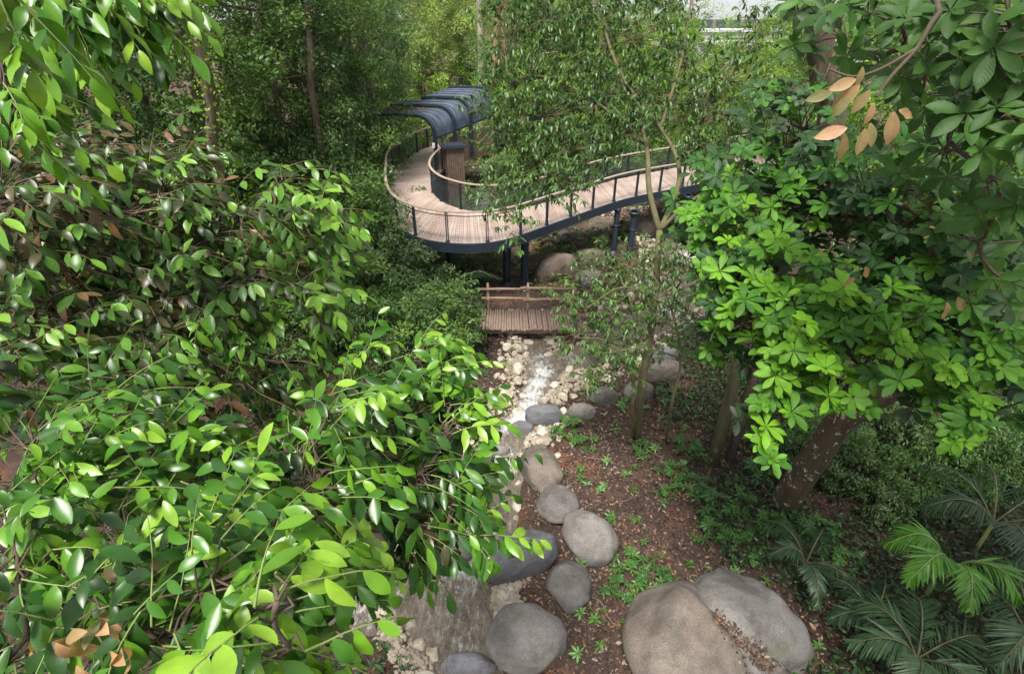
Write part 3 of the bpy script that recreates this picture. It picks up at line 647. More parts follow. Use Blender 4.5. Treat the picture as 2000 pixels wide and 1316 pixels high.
# ---------------- far buildings ----------------
def building(px, D, wdt, dep, h, lab, fl):
    x = (px - 1000) / F * (D * cp + 5 * sp); E = empty('pale_building', (x, D, 0), .15, label=lab, cat='building')
    MB().box((0, 0, h / 2), (wdt, dep, h)).build('wall', M_conc, E); MB().box((0, 0, h + .2), (wdt + .8, dep + .8, .4)).build('roof', M_conc, E)
    for f in range(fl):
        for k in range(int(wdt / 3)):
            MB().box((-wdt / 2 + 1.7 + k * 3, -dep / 2 - .03, 1.8 + f * 3.2), (2.2, .12, 1.5)).build('window', M_glass, E)
building(1575, 105, 34, 10, 5.6, 'pale low building glimpsed through leaves right of the top centre', 2)
building(1400, 130, 26, 10, 6.8, 'far grey white building behind the tree tops near the top centre', 3)
# ---------------- foreground trees, left ----------------
def blobs(LV, TW, BR, root, specs, ll, lw, out, nl=(6, 9), droop=.3, br=.03, vs=.12, wood_r=.012):
    nodes = [root]; todo = sorted([(Q(a[0], a[1], a[2]), a) for a in specs], key=lambda t: (t[0] - root).length)
    for c, (px, py, d, r, n_, v) in todo:
        h0 = min(nodes, key=lambda q: (q - c).length + .35 * (q - root).length); rr = br * max(.35, 1 - .3 * (h0 - root).length)
        pts = limb(BR, h0, c, rr, wood_r, .13); nodes += pts[4:]
        for _ in range(n_):
            q = in_ball(); q = Vector((q.x, q.y, q.z * .8)) * r; b = c + q * .75
            dirn = (q.normalized() * .9 + out * .8 + rv(.35)).normalized()
            if 1:
                h = pts[random.randrange(5, 8)]; BR.tube([h, h.lerp(b, .5) + rv(.02), b], [wood_r * .6, .005, .004], 4, False)
            spray(LV, TW, b, dirn, random.uniform(.2, .4) * ll / .14, random.randint(*nl), ll * random.uniform(.8, 1.1), lw, v + random.gauss(-.04, .16), droop, r=.0035, vs=vs)
out = Vector((.7, .35, -.1))
TA = empty('broadleaf_tree', (-3.4, .6, 0), label='nearest tree with large glossy light green leaves filling the lower left', cat='tree')
LV, TW, BR = Leaves(), MB(), MB(); top = Vector((-3.0, .9, 7.3))
blobs(LV, TW, BR, top, [
    (120, 960, 2.6, .42, 26, .62), (30, 1080, 2.3, .36, 18, .6), (260, 1060, 2.4, .40, 26, .62), (400, 960, 2.9, .42, 26, .6), (445, 1060, 2.4, .36, 24, .65), (610, 940, 2.7, .34, 22, .66),
    (420, 1130, 2.0, .32, 20, .62), (465, 1220, 1.9, .24, 14, .66), (540, 1175, 1.4, .1, 6, .9), (560, 1265, 1.5, .08, 4, .85), (505, 1240, 1.8, .15, 8, .7), (350, 1250, 1.95, .28, 16, .58), (200, 1180, 2.1, .3, 16, .4), (385, 1290, 1.8, .2, 11, .6),
    (640, 800, 2.9, .22, 9, .7), (610, 860, 2.8, .2, 8, .7), (60, 860, 2.9, .35, 20, .58), (200, 820, 3.1, .33, 18, .62), (300, 870, 3.0, .3, 16, .6), (660, 980, 2.9, .28, 14, .5), (495, 1090, 2.6, .28, 16, .5), (60, 1240, 2.3, .3, 12, .35)], .14, .055, out, br=.02, wood_r=.009)
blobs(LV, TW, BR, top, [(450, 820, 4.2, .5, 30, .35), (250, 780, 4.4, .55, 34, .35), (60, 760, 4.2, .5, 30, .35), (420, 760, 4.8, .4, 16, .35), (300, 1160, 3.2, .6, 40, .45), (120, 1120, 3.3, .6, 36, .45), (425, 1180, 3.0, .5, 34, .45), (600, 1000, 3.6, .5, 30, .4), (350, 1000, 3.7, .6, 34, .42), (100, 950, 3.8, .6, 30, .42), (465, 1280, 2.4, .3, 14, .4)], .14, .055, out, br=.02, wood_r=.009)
BR.tube([(-3.4, .6, -.3), (-3.45, .65, 3), (-3.2, .8, 5.5), tuple(top)], [.2, .16, .13, .09], 10)
if 1:
    def fin(E, LV, TW, BR, m, b, lod='hi', peak=.5, twm=None):
        for mb_, nm, mt in ((BR, 'trunk', b),):
            if mb_.V: ob = mb_.build(nm, mt, E, True); ob.matrix_parent_inverse = E.matrix_basis.inverted()
        if LV.p: ob = LV.build('crown', m, E, lod, peak, tw=TW, tmat=twm or B_green); ob.matrix_parent_inverse = E.matrix_basis.inverted()
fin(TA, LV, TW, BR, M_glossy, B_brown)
LVb = Leaves()
for px, py, d in ((200, 1240, 1.75), (150, 1275, 1.8), (170, 1200, 1.9), (90, 1250, 1.9), (240, 1290, 1.7)):
    for k in range(3): LVb.add(Q(px + random.gauss(0, 20), py + random.gauss(0, 14), d), Vector((random.uniform(-1, .6), random.uniform(-.2, .4), random.uniform(-.6, .1))), UP + Vector((0, -.6, 0)) + rv(.3), .12, .045, random.uniform(0, .8), random.uniform(.2, .7))
ob = LVb.build('dying_leaves', M_orange, TA, 'hi'); ob.matrix_parent_inverse = TA.matrix_basis.inverted(); ob['label'] = 'orange brown withered leaves'
TB = empty('broadleaf_tree', (-1.9, .3, 0), label='tree whose dense glossy branch ends hang over the boulders beside the stream', cat='tree')
LV, TW, BR = Leaves(), MB(), MB(); top = Vector((-1.9, 1.2, 6.9))
blobs(LV, TW, BR, top, [
    (723, 745, 3.7, .28, 20, .62), (813, 690, 3.9, .24, 18, .72), (853, 740, 3.8, .24, 18, .68), (793, 800, 3.6, .32, 26, .5), (873, 850, 3.5, .24, 18, .58), (743, 870, 3.6, .34, 26, .42), (813, 930, 3.4, .32, 26, .42),
    (893, 960, 3.4, .22, 16, .55), (913, 1050, 3.3, .13, 9, .75), (803, 1020, 3.3, .24, 17, .42), (713, 960, 3.4, .34, 24, .4), (663, 800, 3.6, .3, 18, .52), (928, 900, 3.5, .12, 7, .62), (713, 1040, 3.2, .26, 16, .4), (883, 790, 3.7, .2, 12, .6)], .145, .056, out + Vector((.2, .1, -.25)), droop=.5)
BR.tube([(-1.9, .3, -.3), (-1.95, .5, 3), (-1.9, .9, 5.2), tuple(top)], [.16, .13, .1, .07], 10)
fin(TB, LV, TW, BR, M_glossy, B_brown)
TC = empty('broadleaf_tree', (-5.6, 2.2, 0), label='tree with mixed olive and brown leaves on long branches across the middle left', cat='tree')
LV, TW, BR = Leaves(), MB(), MB(); top = Vector((-4.6, 2.6, 9.0))
blobs(LV, TW, BR, top, [
    (60, 380, 3.6, .5, 50, .42), (160, 330, 4.2, .45, 36, .4), (300, 300, 4.6, .4, 18, .45), (230, 430, 4.0, .5, 54, .45), (100, 500, 3.7, .5, 56, .42), (330, 370, 4.2, .38, 26, .5), (380, 480, 4.2, .42, 32, .45), (480, 410, 4.3, .34, 22, .72), (560, 360, 4.4, .3, 16, .72),
    (600, 440, 4.3, .26, 15, .75), (640, 410, 4.2, .18, 8, .8), (600, 560, 4.2, .26, 16, .72), (500, 530, 4.2, .3, 16, .6), (630, 590, 4.1, .12, 6, .85), (420, 600, 4.1, .34, 18, .6), (300, 560, 4.0, .4, 26, .5), (200, 610, 3.8, .42, 26, .5),
    (60, 630, 3.5, .4, 26, .5), (150, 720, 3.5, .34, 18, .62), (240, 750, 3.4, .26, 12, .68), (330, 650, 3.8, .28, 12, .58), (440, 560, 4.0, .26, 12, .66), (10, 730, 3.2, .3, 16, .62), (540, 690, 4.2, .26, 10, .5), (480, 740, 4.1, .25, 8, .45)], .15, .06, out, vs=.16, droop=.35, br=.016, wood_r=.007)
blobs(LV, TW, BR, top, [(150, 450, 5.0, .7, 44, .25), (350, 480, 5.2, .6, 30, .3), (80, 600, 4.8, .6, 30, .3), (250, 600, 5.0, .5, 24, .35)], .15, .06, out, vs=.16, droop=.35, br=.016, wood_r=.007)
BR.tube([(-5.6, 2.2, -.2), (-5.5, 2.3, 4), (-5.0, 2.5, 7), tuple(top)], [.24, .2, .15, .1], 10)
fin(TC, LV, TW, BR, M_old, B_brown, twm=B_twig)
LV2 = Leaves(); TW2 = MB(); BR2 = MB()
TD = empty('broadleaf_tree', (-3.9, .2, 0), label='bright green leafy branch of the tree hanging into the top left corner', cat='tree'); top = Vector((-3.2, 1.0, 11.6))
blobs(LV2, TW2, BR2, top, [(95, -35, 2.2, .16, 11, .72), (185, -30, 2.3, .16, 11, .75), (235, 5, 2.4, .10, 6, .75), (135, 15, 2.3, .1, 6, .7), (-5, -45, 1.7, .10, 4, .7), (65, 115, 2.7, .18, 9, .75), (15, 165, 2.5, .16, 8, .7), (105, 75, 2.8, .12, 5, .8), (-25, 45, 2.6, .2, 9, .62), (245, -45, 2.4, .10, 6, .75), (15, 245, 2.6, .12, 5, .68)], .135, .055, Vector((.5, .1, -.5)), droop=.6, br=.012, wood_r=.006)
BR2.tube([(-3.9, .2, -.2), (-3.9, .3, 5), (-3.6, .6, 9), tuple(top)], [.2, .17, .12, .07], 10)
fin(TD, LV2, TW2, BR2, M_glossy, B_brown)
# ---------------- right: rosette tree with leaning lichen trunk ----------------
b0 = G(1535, 985); TE = empty('rosette_tree', tuple(b0), label='leaning tree with lichen spotted trunk and bright green leaf rosettes on the right', cat='tree')
LV, TW, BR = Leaves(), MB(), MB()
tr = [b0 - UP * .3, Q(1545, 960, 12.2), Q(1600, 880, 11.4), Q(1650, 815, 10.7), Q(1760, 745, 9.6), Q(1870, 685, 8.8), Q(1945, 615, 8.2), Q(1990, 520, 7.8), Q(2060, 380, 7.6), Q(2110, 250, 7.6), Q(2120, 120, 7.7)]
BR.tube(sm(tr, 5), list(np.interp(np.linspace(0, 1, 51), [0, .08, .25, .48, .65, .8, 1], [.46, .32, .27, .23, .2, .13, .03])), 14)
anch = [tr[3], tr[4], tr[5], tr[6], tr[7], tr[8]]; ndE = list(anch)
RS = [  # px,py,depth,rad m,n,v
    (1420, 340, 7.6, .5, 14, .62), (1390, 400, 7.4, .4, 10, .68), (1480, 430, 7.0, .5, 18, .72), (1560, 380, 7.3, .5, 16, .6), (1440, 520, 6.8, .45, 15, .75), (1530, 520, 6.6, .45, 17, .72), (1610, 560, 6.3, .45, 15, .72), (1480, 610, 6.4, .42, 15, .76),
    (1570, 640, 6.1, .42, 15, .78), (1660, 640, 6.0, .42, 14, .76), (1500, 700, 6.2, .36, 11, .78), (1590, 700, 5.9, .35, 11, .8), (1690, 690, 5.8, .4, 13, .7), (1780, 650, 5.8, .42, 13, .7), (1530, 780, 6.1, .28, 8, .74), (1640, 780, 5.9, .28, 6, .68), (1850, 720, 5.7, .36, 10, .75),
    (1890, 690, 5.7, .3, 8, .7), (1940, 720, 5.6, .34, 9, .5), (1870, 850, 5.4, .14, 3, .85), (1890, 810, 5.5, .2, 4, .7), (1500, 860, 6.0, .14, 3, .82), (1510, 905, 5.9, .06, 2, .85), (1400, 620, 6.9, .3, 7, .6), (1410, 700, 7.0, .22, 4, .6), (1380, 470, 7.4, .3, 7, .6), (1640, 440, 7.0, .55, 14, .35), (1740, 480, 6.8, .55, 14, .3),
    (1720, 580, 6.3, .42, 9, .5), (1500, 250, 7.6, .45, 12, .5), (1580, 220, 7.3, .45, 10, .45), (1520, 180, 7.6, .3, 7, .4), (1620, 320, 7.0, .5, 14, .45), (1720, 350, 6.6, .5, 12, .45), (1800, 560, 6.1, .4, 7, .55), (1560, 300, 7.2, .4, 10, .5), (1830, 420, 6.0, .5, 10, .35), (1940, 420, 5.6, .5, 9, .25), (1900, 560, 5.8, .3, 5, .35), (1960, 790, 5.6, .3, 6, .4), (1760, 420, 6.4, .5, 10, .5), (1850, 500, 6.2, .45, 10, .5), (1960, 520, 5.8, .45, 9, .5), (1950, 620, 5.8, .35, 7, .55), (1800, 300, 6.8, .5, 10, .45), (1900, 300, 6.2, .5, 9, .4), (1840, 770, 5.9, .3, 6, .6), (1980, 680, 5.5, .3, 6, .6), (2080, 350, 6.6, .6, 14, .5), (2120, 200, 6.8, .6, 14, .5), (2060, 500, 6.2, .5, 10, .5), (2140, 60, 7.2, .6, 12, .5)]
for px, py, d, r, n_, v in RS:
    c = Q(px, py, d); a = min(ndE, key=lambda q: (q - c).length + .3 * min((q - t).length for t in anch)); pts = limb(BR, a, c + Vector((.1, .1, -.25)), .045 if a in anch else .03, .014, .14); ndE += pts[4:]
    for _ in range(int(n_ * 1.05)):
        q = in_ball() * r; q.y *= 1.2; b = c + q
        h = pts[random.randrange(4, 8)]; BR.tube([h, h.lerp(b, .5) - UP * .05, b - UP * .12], [.012, .008, .006], 4, False)
        rosette(LV, TW, b, UP * 1.0 + Vector((-.25, -.7, 0)) * random.uniform(.3, 1.1) + rv(.22), random.randint(7, 10), .225 * random.uniform(.65, 1.15), .09, v + random.gauss(-.04, .15), stem=.12)
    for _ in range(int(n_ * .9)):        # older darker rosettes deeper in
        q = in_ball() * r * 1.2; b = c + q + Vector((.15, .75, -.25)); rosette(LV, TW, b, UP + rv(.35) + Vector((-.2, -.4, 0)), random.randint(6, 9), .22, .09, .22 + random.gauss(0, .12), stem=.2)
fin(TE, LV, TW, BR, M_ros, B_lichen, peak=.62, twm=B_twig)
# big dark leaves, top right
TF = empty('large_leaved_tree', (5.6, 1.2, 0), label='tree with big dark blue green leaves crowding the top right corner', cat='tree')
LV, TW, BR = Leaves(), MB(), MB(); root = Vector((5.2, 1.8, 10.4)); ndF = [root]
for px, py, d, r, n_, v in [(1850, 60, 3.6, .4, 12, .5), (1950, 120, 3.4, .4, 12, .45), (1900, 200, 3.6, .35, 10, .45), (1980, 260, 3.2, .3, 8, .5), (1700, 40, 4.2, .4, 10, .5), (1760, 100, 4.4, .4, 10, .4), (1970, 20, 3.2, .35, 10, .5), (1620, 30, 5.2, .4, 8, .55), (1850, 300, 4.2, .4, 9, .45), (1960, 370, 3.8, .35, 8, .5), (1800, 200, 4.8, .45, 10, .35), (1900, 470, 4.6, .35, 6, .5), (1560, 20, 5.6, .35, 7, .5), (1980, 560, 4.4, .3, 5, .45), (1870, 130, 5.2, .5, 12, .3), (1980, 420, 5.2, .5, 9, .3), (1770, 30, 5.4, .5, 10, .35)]:
    c = Q(px, py, d); h0 = min(ndF, key=lambda q: (q - c).length + .3 * (q - root).length); pts = limb(BR, h0, c, .02, .008, .14); ndF += pts[4:]
    for _ in range(n_):
        b = c + in_ball() * r; h = pts[random.randrange(4, 8)]; BR.tube([h, h.lerp(b, .5) + rv(.03), b], [.008, .005, .004], 4, False)
        rosette(LV, TW, b, UP * .8 + Vector((-.3, -.7, 0)) + rv(.3), random.randint(5, 8), .21, .085, v + random.gauss(0, .12), stem=.1)
BR.tube([(5.6, 1.2, -.2), (5.6, 1.3, 6), (5.4, 1.5, 9), tuple(root)], [.25, .2, .16, .1], 10)
p_ = [root, Q(1930, -60, 3.4), Q(1835, 25, 3.3), Q(1790, 95, 3.35), Q(1740, 150, 3.4), Q(1712, 190, 3.4)]; BR.tube(sm(p_, 4), list(np.linspace(.022, .008, 21)), 7)
BR.tube(sm([p_[3], Q(1720, 135, 3.4), Q(1665, 150, 3.4), Q(1620, 135, 3.4)], 4), list(np.linspace(.011, .006, 13)), 6)
fin(TF, LV, TW, BR, M_big, B_brown, peak=.6, twm=B_twig)
LVo = Leaves()
for px, py, dx, dz, l in [(1685, 130, 0, -1, .12), (1672, 155, -1, -.35, .17), (1625, 180, -1, -.3, .16), (1680, 165, -.7, -.9, .2), (1700, 175, -.5, -1, .16), (1705, 200, .1, -1, .15), (1655, 250, -1, -.35, .19), (1648, 260, .3, -1, .2), (1700, 240, .3, -1, .15), (1660, 185, -.5, -1, .15), (1745, 218, .15, -1, .21), (1755, 215, 1, -.35, .14), (1690, 250, 0, -1, .17), (1950, 125, .9, .6, .26), (1670, 540, -.5, -.8, .14), (1690, 520, .4, -.9, .14), (1850, 590, .2, -1, .2), (1870, 580, .6, -.8, .2), (1830, 430, -.3, -1, .2), (1890, 480, .5, -.8, .2)]:
    LVo.add(Q(px, py, 3.35 if py < 400 else 5.2), Vector((dx, random.uniform(-.2, .2), dz)), Vector((random.uniform(-.3, .3), -1, .35)), l, l * .43, random.random(), random.uniform(.05, .25))
ob = LVo.build('orange_leaves', M_orange, TF, 'hi', .5); ob.matrix_parent_inverse = TF.matrix_basis.inverted(); ob['label'] = 'faded orange pink leaf cluster'
# ---------------- centre: slim fine leaved trees ----------------
def fine_tree(E, base, stems, specs, v0=.36, leaf=.165, dn_=2.7, mat=M_fine, bark=B_olive, r0=.11, nstem=1):
    LV, TW, BR = Leaves(), MB(), MB()
    for st, ra, rb in stems: s_ = sm(st, 4); BR.tube(s_, list(np.linspace(ra, rb, len(s_))), 9)
    allp = [p for st, _, _ in stems for p in st[1:]]
    for px, py, d, r, n_ in specs:
        c = Q(px, py, d); a = min(allp, key=lambda q: (q - c).length + max(0, q.z - c.z) * .4); pts = limb(BR, a, c, .02, .007, .12, k=5); allp += pts[5:]
        for _ in range(int(n_ * dn_)):
            b = c + in_ball() * r; dn = (b - c).normalized() + UP * .3 + rv(.3); L_ = random.uniform(.25, .5); tip = b + dn.normalized() * L_
            if random.random() < .5: h = pts[random.randrange(3, 8)]; BR.tube([h, h.lerp(b, .5) + rv(.03), b], [.012, .007, .005], 3, False)
            TW.tube([b, tip], [.006, .003], 3, False); v = v0 + random.gauss(0, .12)
            for i in range(random.randint(9, 14)):      # drooping whorl of narrow leaves
                t = random.uniform(0, 6.28); o_ = Vector((math.cos(t), math.sin(t), -random.uniform(.1, 1.3)))
                q = tip.lerp(b, random.random() ** 2); LV.add(q, o_, UP + Vector((math.cos(t), math.sin(t), 0)) * .6 + rv(.2), leaf * random.uniform(.7, 1.15), leaf * .32, min(1, max(0, v + random.gauss(0, .1))), random.uniform(0, .3))
    fin(E, LV, TW, BR, mat, bark, 'mid', .45, B_twig)
g0 = G(1247, 852); TG = empty('slim_tree', tuple(g0), label='slim twin stemmed tree with fine drooping leaves in front of the walkway', cat='tree')
m1 = Q(1272, 640, 12.1); m2 = Q(1288, 450, 11.9)
stems = [([g0 - UP * .2, Q(1252, 760, 12.5), m1, Q(1282, 540, 12.0), m2], .10, .07), ([g0 + Vector((-.12, .05, -.2)), Q(1236, 780, 12.4), Q(1240, 700, 12.3), Q(1255, 640, 12.2)], .05, .03),
    ([m2, Q(1268, 370, 12), Q(1262, 280, 12.2), Q(1230, 180, 12.5), Q(1190, 90, 12.8), Q(1160, -40, 13)], .07, .03), ([m2, Q(1320, 380, 11.9), Q(1325, 320, 12), Q(1290, 250, 12.2), Q(1220, 160, 12.4)], .065, .03),
    ([m2, Q(1340, 400, 11.6), Q(1400, 350, 11.5), Q(1430, 240, 11.8)], .05, .025), ([Q(1262, 280, 12.2), Q(1150, 190, 12.4), Q(1060, 150, 12.6), Q(1000, 160, 12.6)], .04, .02), ([Q(1290, 250, 12.2), Q(1330, 120, 12.4), Q(1350, 0, 12.6)], .04, .02)]
specs = [(1000, 60, 13, .8, 26), (1080, 40, 13, .8, 26), (1010, 170, 12.8, .8, 30), (1090, 130, 12.8, .9, 34), (1180, 80, 13, .9, 32), (1270, 60, 13, .8, 22), (1340, 130, 12.6, .7, 18), (1440, 160, 12.4, .6, 14), (1400, 210, 12.2, .75, 26), (1010, 270, 12.5, .8, 34), (1090, 230, 12.5, .85, 34),
    (1170, 190, 12.6, .8, 28), (1250, 180, 12.8, .8, 24), (1330, 210, 12.5, .75, 22), (1060, 320, 12.2, .7, 26), (1140, 290, 12.2, .6, 22), (1210, 250, 12.4, .5, 14), (970, 220, 12.6, .6, 20), (960, 380, 11.5, .35, 8), (1110, 355, 11.6, .35, 10), (1010, 430, 11.4, .25, 5), (1400, 290, 11.8, .6, 16), (1490, 50, 12.6, .5, 10), (1300, 10, 13, .6, 10), (1150, 10, 13.2, .8, 22), (1440, 300, 11.6, .5, 12), (1240, 240, 12, .4, 8), (1040, -60, 13, .8, 20), (1250, -60, 13, .8, 18)]
fine_tree(TG, g0, stems, specs)
TH = empty('slim_tree', tuple(G(1302, 855)), label='small bushy tree with fine leaves right of the twin stems, above the pale boulders', cat='tree')
h0 = G(1302, 855); stems = [([h0 - UP * .2, Q(1312, 790, 11.9), Q(1330, 700, 11.6), Q(1310, 600, 11.4), Q(1270, 530, 11.3)], .04, .02), ([Q(1310, 600, 11.4), Q(1220, 560, 11.2), Q(1150, 600, 11)], .022, .012), ([Q(1330, 700, 11.6), Q(1260, 680, 11), Q(1180, 690, 10.8)], .02, .01)]
specs = [(1180, 520, 12.2, .45, 20), (1250, 520, 12, .5, 26), (1320, 560, 11.6, .5, 26), (1150, 600, 11.8, .42, 22), (1230, 600, 11.6, .5, 28), (1130, 660, 11.6, .3, 13), (1200, 670, 11.5, .4, 20), (1290, 640, 11.4, .45, 18), (1360, 620, 11, .4, 14), (1170, 740, 11.8, .25, 9), (1220, 720, 11.8, .28, 9), (1380, 520, 11.2, .45, 16), (1310, 480, 11.6, .4, 12), (1110, 590, 12, .2, 6)]
fine_tree(TH, h0, stems, specs, .45, .14, 1.7)
# two dark trunks right of centre
for k, (px, py, dx, r, lb) in enumerate([(1392, 905, 0, .135, 'mossy brown trunk, left one of the close pair behind the herbs'), (1425, 900, 8, .10, 'darker thinner trunk, right one of the close pair behind the herbs')]):
    b = G(px, py); E = empty('understory_tree', tuple(b), label=lb, cat='tree'); BR = MB(); LV = Leaves(); TW = MB()
    tp = b + Vector((.15 + .2 * k, .5, 7.5)); BR.tube([b - UP * .2, b + Vector((.05, .1, 2.5)), b + Vector((.1, .3, 5)), tp], [r * 1.25, r, r * .85, r * .5], 10)
    for _ in range(34):
        c = tp + Vector((random.gauss(.4, .9), random.gauss(.6, .9), random.gauss(0, .8))); limb(BR, tp - UP * random.uniform(0, 1.5), c, .025, .008, .1, 4, 4) if random.random() < .4 else 0
        rosette(LV, TW, c, UP + rv(.3), 8, .2, .08, .3 + random.gauss(0, .12))
    fin(E, LV, TW, BR, M_ros, B_olive if k == 0 else B_brown, 'mid', .62, B_twig)
# ---------------- forest trees and shrubs (templates, then copies) ----------------
def crown(LV, C, R, nc, per, ll, lw, cr, shell=.45, droop=.3, v0=.5, vs=.14, flat=.65, lowcut=-1):
    k = 0
    while k < nc:
        u = rng.normal(0, 1, 3); u /= np.linalg.norm(u)
        if u[2] < lowcut: continue
        k += 1; rr = shell + (1 - shell) * rng.random() ** .5; c = np.array(C) + u * rr * np.array(R) * (1 + .22 * math.sin(u[0] * 5 + u[1] * 4 + nc)); m = int(per * rng.uniform(.5, 1.4)); s = cr * rng.uniform(.6, 1.4)
        g = rng.normal(0, 1, (m, 3)); g /= np.linalg.norm(g, axis=1, keepdims=True) + 1e-6; p = c + g * (rng.random((m, 1)) ** .45) * s * [1, 1, flat]
        th = rng.uniform(0, 6.28, m); d = np.stack([np.cos(th), np.sin(th), -rng.uniform(0, 2 * droop, m)], 1) + u * .3
        nn = np.array([0, 0, 1.0]) + g * .5 + rng.normal(0, .35, (m, 3)); vv = np.clip(v0 + rng.normal(0, vs) + rng.normal(0, .12, m), 0, 1)
        l = ll * rng.uniform(.7, 1.2, m); LV.bulk(p, d, nn, l, l * lw / ll, vv, rng.uniform(0, .3, m))
def forest_tree(name, label, H_, C, R, nc, per, ll, lw, cr, mat, bark, r0, lod='low', lean=.4, vine=False, **kw):
    E = empty(name, (0, 0, 0), label=label, cat='tree'); BR = MB(); LV = Leaves(); lx, ly = random.uniform(-lean, lean), random.uniform(-lean, lean)
    pts = [Vector((0, 0, -.6)), Vector((lx * .2, ly * .2, H_ * .25)), Vector((lx * .8, ly * .5, H_ * .5)), Vector((lx, ly, H_ * .75)), Vector((lx * 1.3, ly, H_ * .95))]
    s_ = sm(pts, 4); BR.tube(s_, list(np.linspace(r0, r0 * .3, len(s_))), 8)
    for _ in range(11):
        a = s_[random.randrange(len(s_) // 3, len(s_))]; q = in_ball(); e = Vector((C[0] + q.x * R[0] * .8, C[1] + q.y * R[1] * .8, max(a.z + .3, C[2] + q.z * R[2] * .8))); limb(BR, a, e, r0 * .35, .02, .12, 5, 5)
    BR.build('trunk', bark, E, True); crown(LV, C, R, nc, per, ll, lw, cr, **kw); LV.build('crown', mat, E, lod); return reg(E)
T = {}
T['dense'] = [forest_tree('forest_tree', '', 14, (0, 0, 8.6), (3.6, 3.6, 5.4), 130, 150, .20, .085, .75, M_forest, B_brown, .22) for _ in range(2)]
T['dark'] = [forest_tree('forest_tree', '', 13, (0, 0, 7.6), (3.2, 3.2, 5.6), 130, 170, .17, .07, .7, M_forestd, B_brown, .2)]
T['weep'] = [forest_tree('weeping_tree', '', 13, (0, 0, 7.5), (2.4, 2.4, 5.6), 150, 170, .15, .04, .55, M_forestd, B_brown, .2, droop=1.2, flat=1.6)]
T['pale'] = [forest_tree('pale_leaved_tree', '', 16, (0, 0, 8.6), (4.2, 4.2, 6.4), 120, 120, .30, .13, 1.0, M_pale, B_pale, .2) for _ in range(2)]
T['lime'] = [forest_tree('lime_leaved_tree', '', 11, (0, 0, 6.2), (3.4, 3.4, 4.6), 110, 130, .22, .09, .8, M_lime, B_pale, .16)]
def shrub(name, h, R, nc, per, ll, lw, cr, mat, **kw):
    E = empty(name, (0, 0, 0), cat='shrub'); BR = MB()
    for _ in range(9):
        q = in_ball(); limb(BR, (q.x * .1, q.y * .1, -.1), (q.x * R * .7, q.y * R * .7, h * .5 + abs(q.z) * h * .4), .03, .008, .15, 5, 4)
    BR.build('stems', B_brown, E, True); LV = Leaves(); crown(LV, (0, 0, h * .5), (R, R, h * .5), nc, per, ll, lw, cr, **kw); LV.build('foliage', mat, E, 'mid' if h < 2.6 else 'low'); return reg(E)
T['shrub'] = [shrub('shrub', 2.0, 1.2, 60, 60, .15, .055, .34, M_shrub, droop=.5), shrub('shrub', 2.4, 1.3, 60, 60, .13, .036, .36, M_fine, droop=.8)]
T['bush'] = [shrub('shrub', 3.4, 1.7, 80, 90, .17, .065, .5, M_forest), shrub('shrub', 3.2, 1.6, 80, 90, .15, .05, .48, M_forestd, droop=.6)]
T['limeshrub'] = [shrub('shrub', 2.4, 1.4, 50, 60, .17, .07, .4, M_lime)]
used = set()
def put(kind, x, y, s, label, group, cat=None, sz=None, k=None, dz=0):
    t = T[kind][(k if k is not None else random.randrange(len(T[kind]))) % len(T[kind])]
    if t.name not in used: used.add(t.name); o = t
    else: o = copy_tree(t)
    o.location = (x, y, hz(x, y) + dz); o.rotation_euler = (0, 0, random.uniform(0, 6.28)); o.scale = (s, s, s * (sz or 1)); o['label'] = label; o['group'] = group
    if cat: o['category'] = cat
    return o
def W(px, D, z=4): return ((px - 1000) / F * (D * cp + (CAM_Z - z) * sp), D)
def row(kind, items, label, group, **kw):
    for px, D, s in items: x, y = W(px, D); put(kind, x, y, s, label, group, **kw)
gl = 'trees of the forest wall behind the left branches'
row('dark', [(120, 21, 1.1), (-150, 19, 1.1), (330, 24, 1.1), (560, 25, 1.05), (0, 27, 1.15), (230, 31, 1.2)], 'dark small leaved tree standing in the forest wall behind the left branches', gl)
row('dense', [(430, 21, 1.0), (640, 27, 1.0), (20, 16, .9), (520, 33, 1.2), (330, 36, 1.2), (700, 36, 1.1), (100, 38, 1.3), (-200, 30, 1.2)], 'mid green spreading tree standing in the forest wall behind the left branches', gl)
row('weep', [(742, 31, 1.0)], 'dark weeping tree left of the shelter roof, curtain of hanging foliage', gl)
row('weep', [(610, 30, 1.0)], 'second dark weeping tree, farther left of the shelter roof', gl)
gc = 'pale hazy trees beyond the shelter'
row('pale', [(820, 62, 1.0), (870, 75, 1.1), (930, 68, 1.0), (790, 52, .9), (1010, 80, 1.1), (900, 95, 1.2), (980, 58, .85), (1080, 72, .95), (700, 80, 1.2), (1130, 90, 1.0), (850, 110, 1.3), (960, 115, 1.2), (740, 120, 1.4), (1060, 110, 1.1)], 'pale yellow green tree in the distance beyond the shelter roof', gc)
gr = 'trees behind the right side of the walkway'
row('dense', [(1010, 42, .9), (1110, 46, .85), (1180, 50, .82), (1640, 28, .9), (1260, 52, .8), (1800, 30, 1.0), (2050, 26, 1.1), (1700, 40, 1.0), (1900, 42, 1.1), (1560, 48, .8)], 'mid green tree standing behind the right half of the walkway', gr)
row('lime', [(1050, 36, .8), (1220, 40, .85), (1330, 46, .85), (1450, 44, .8), (1380, 36, .7), (1560, 34, .8), (1720, 24, .8), (1880, 24, .9), (1500, 62, .9), (1640, 60, 1.0), (1980, 34, 1.0), (1300, 66, .9), (1180, 64, .9)], 'bright lime green tree standing behind the right half of the walkway', gr)
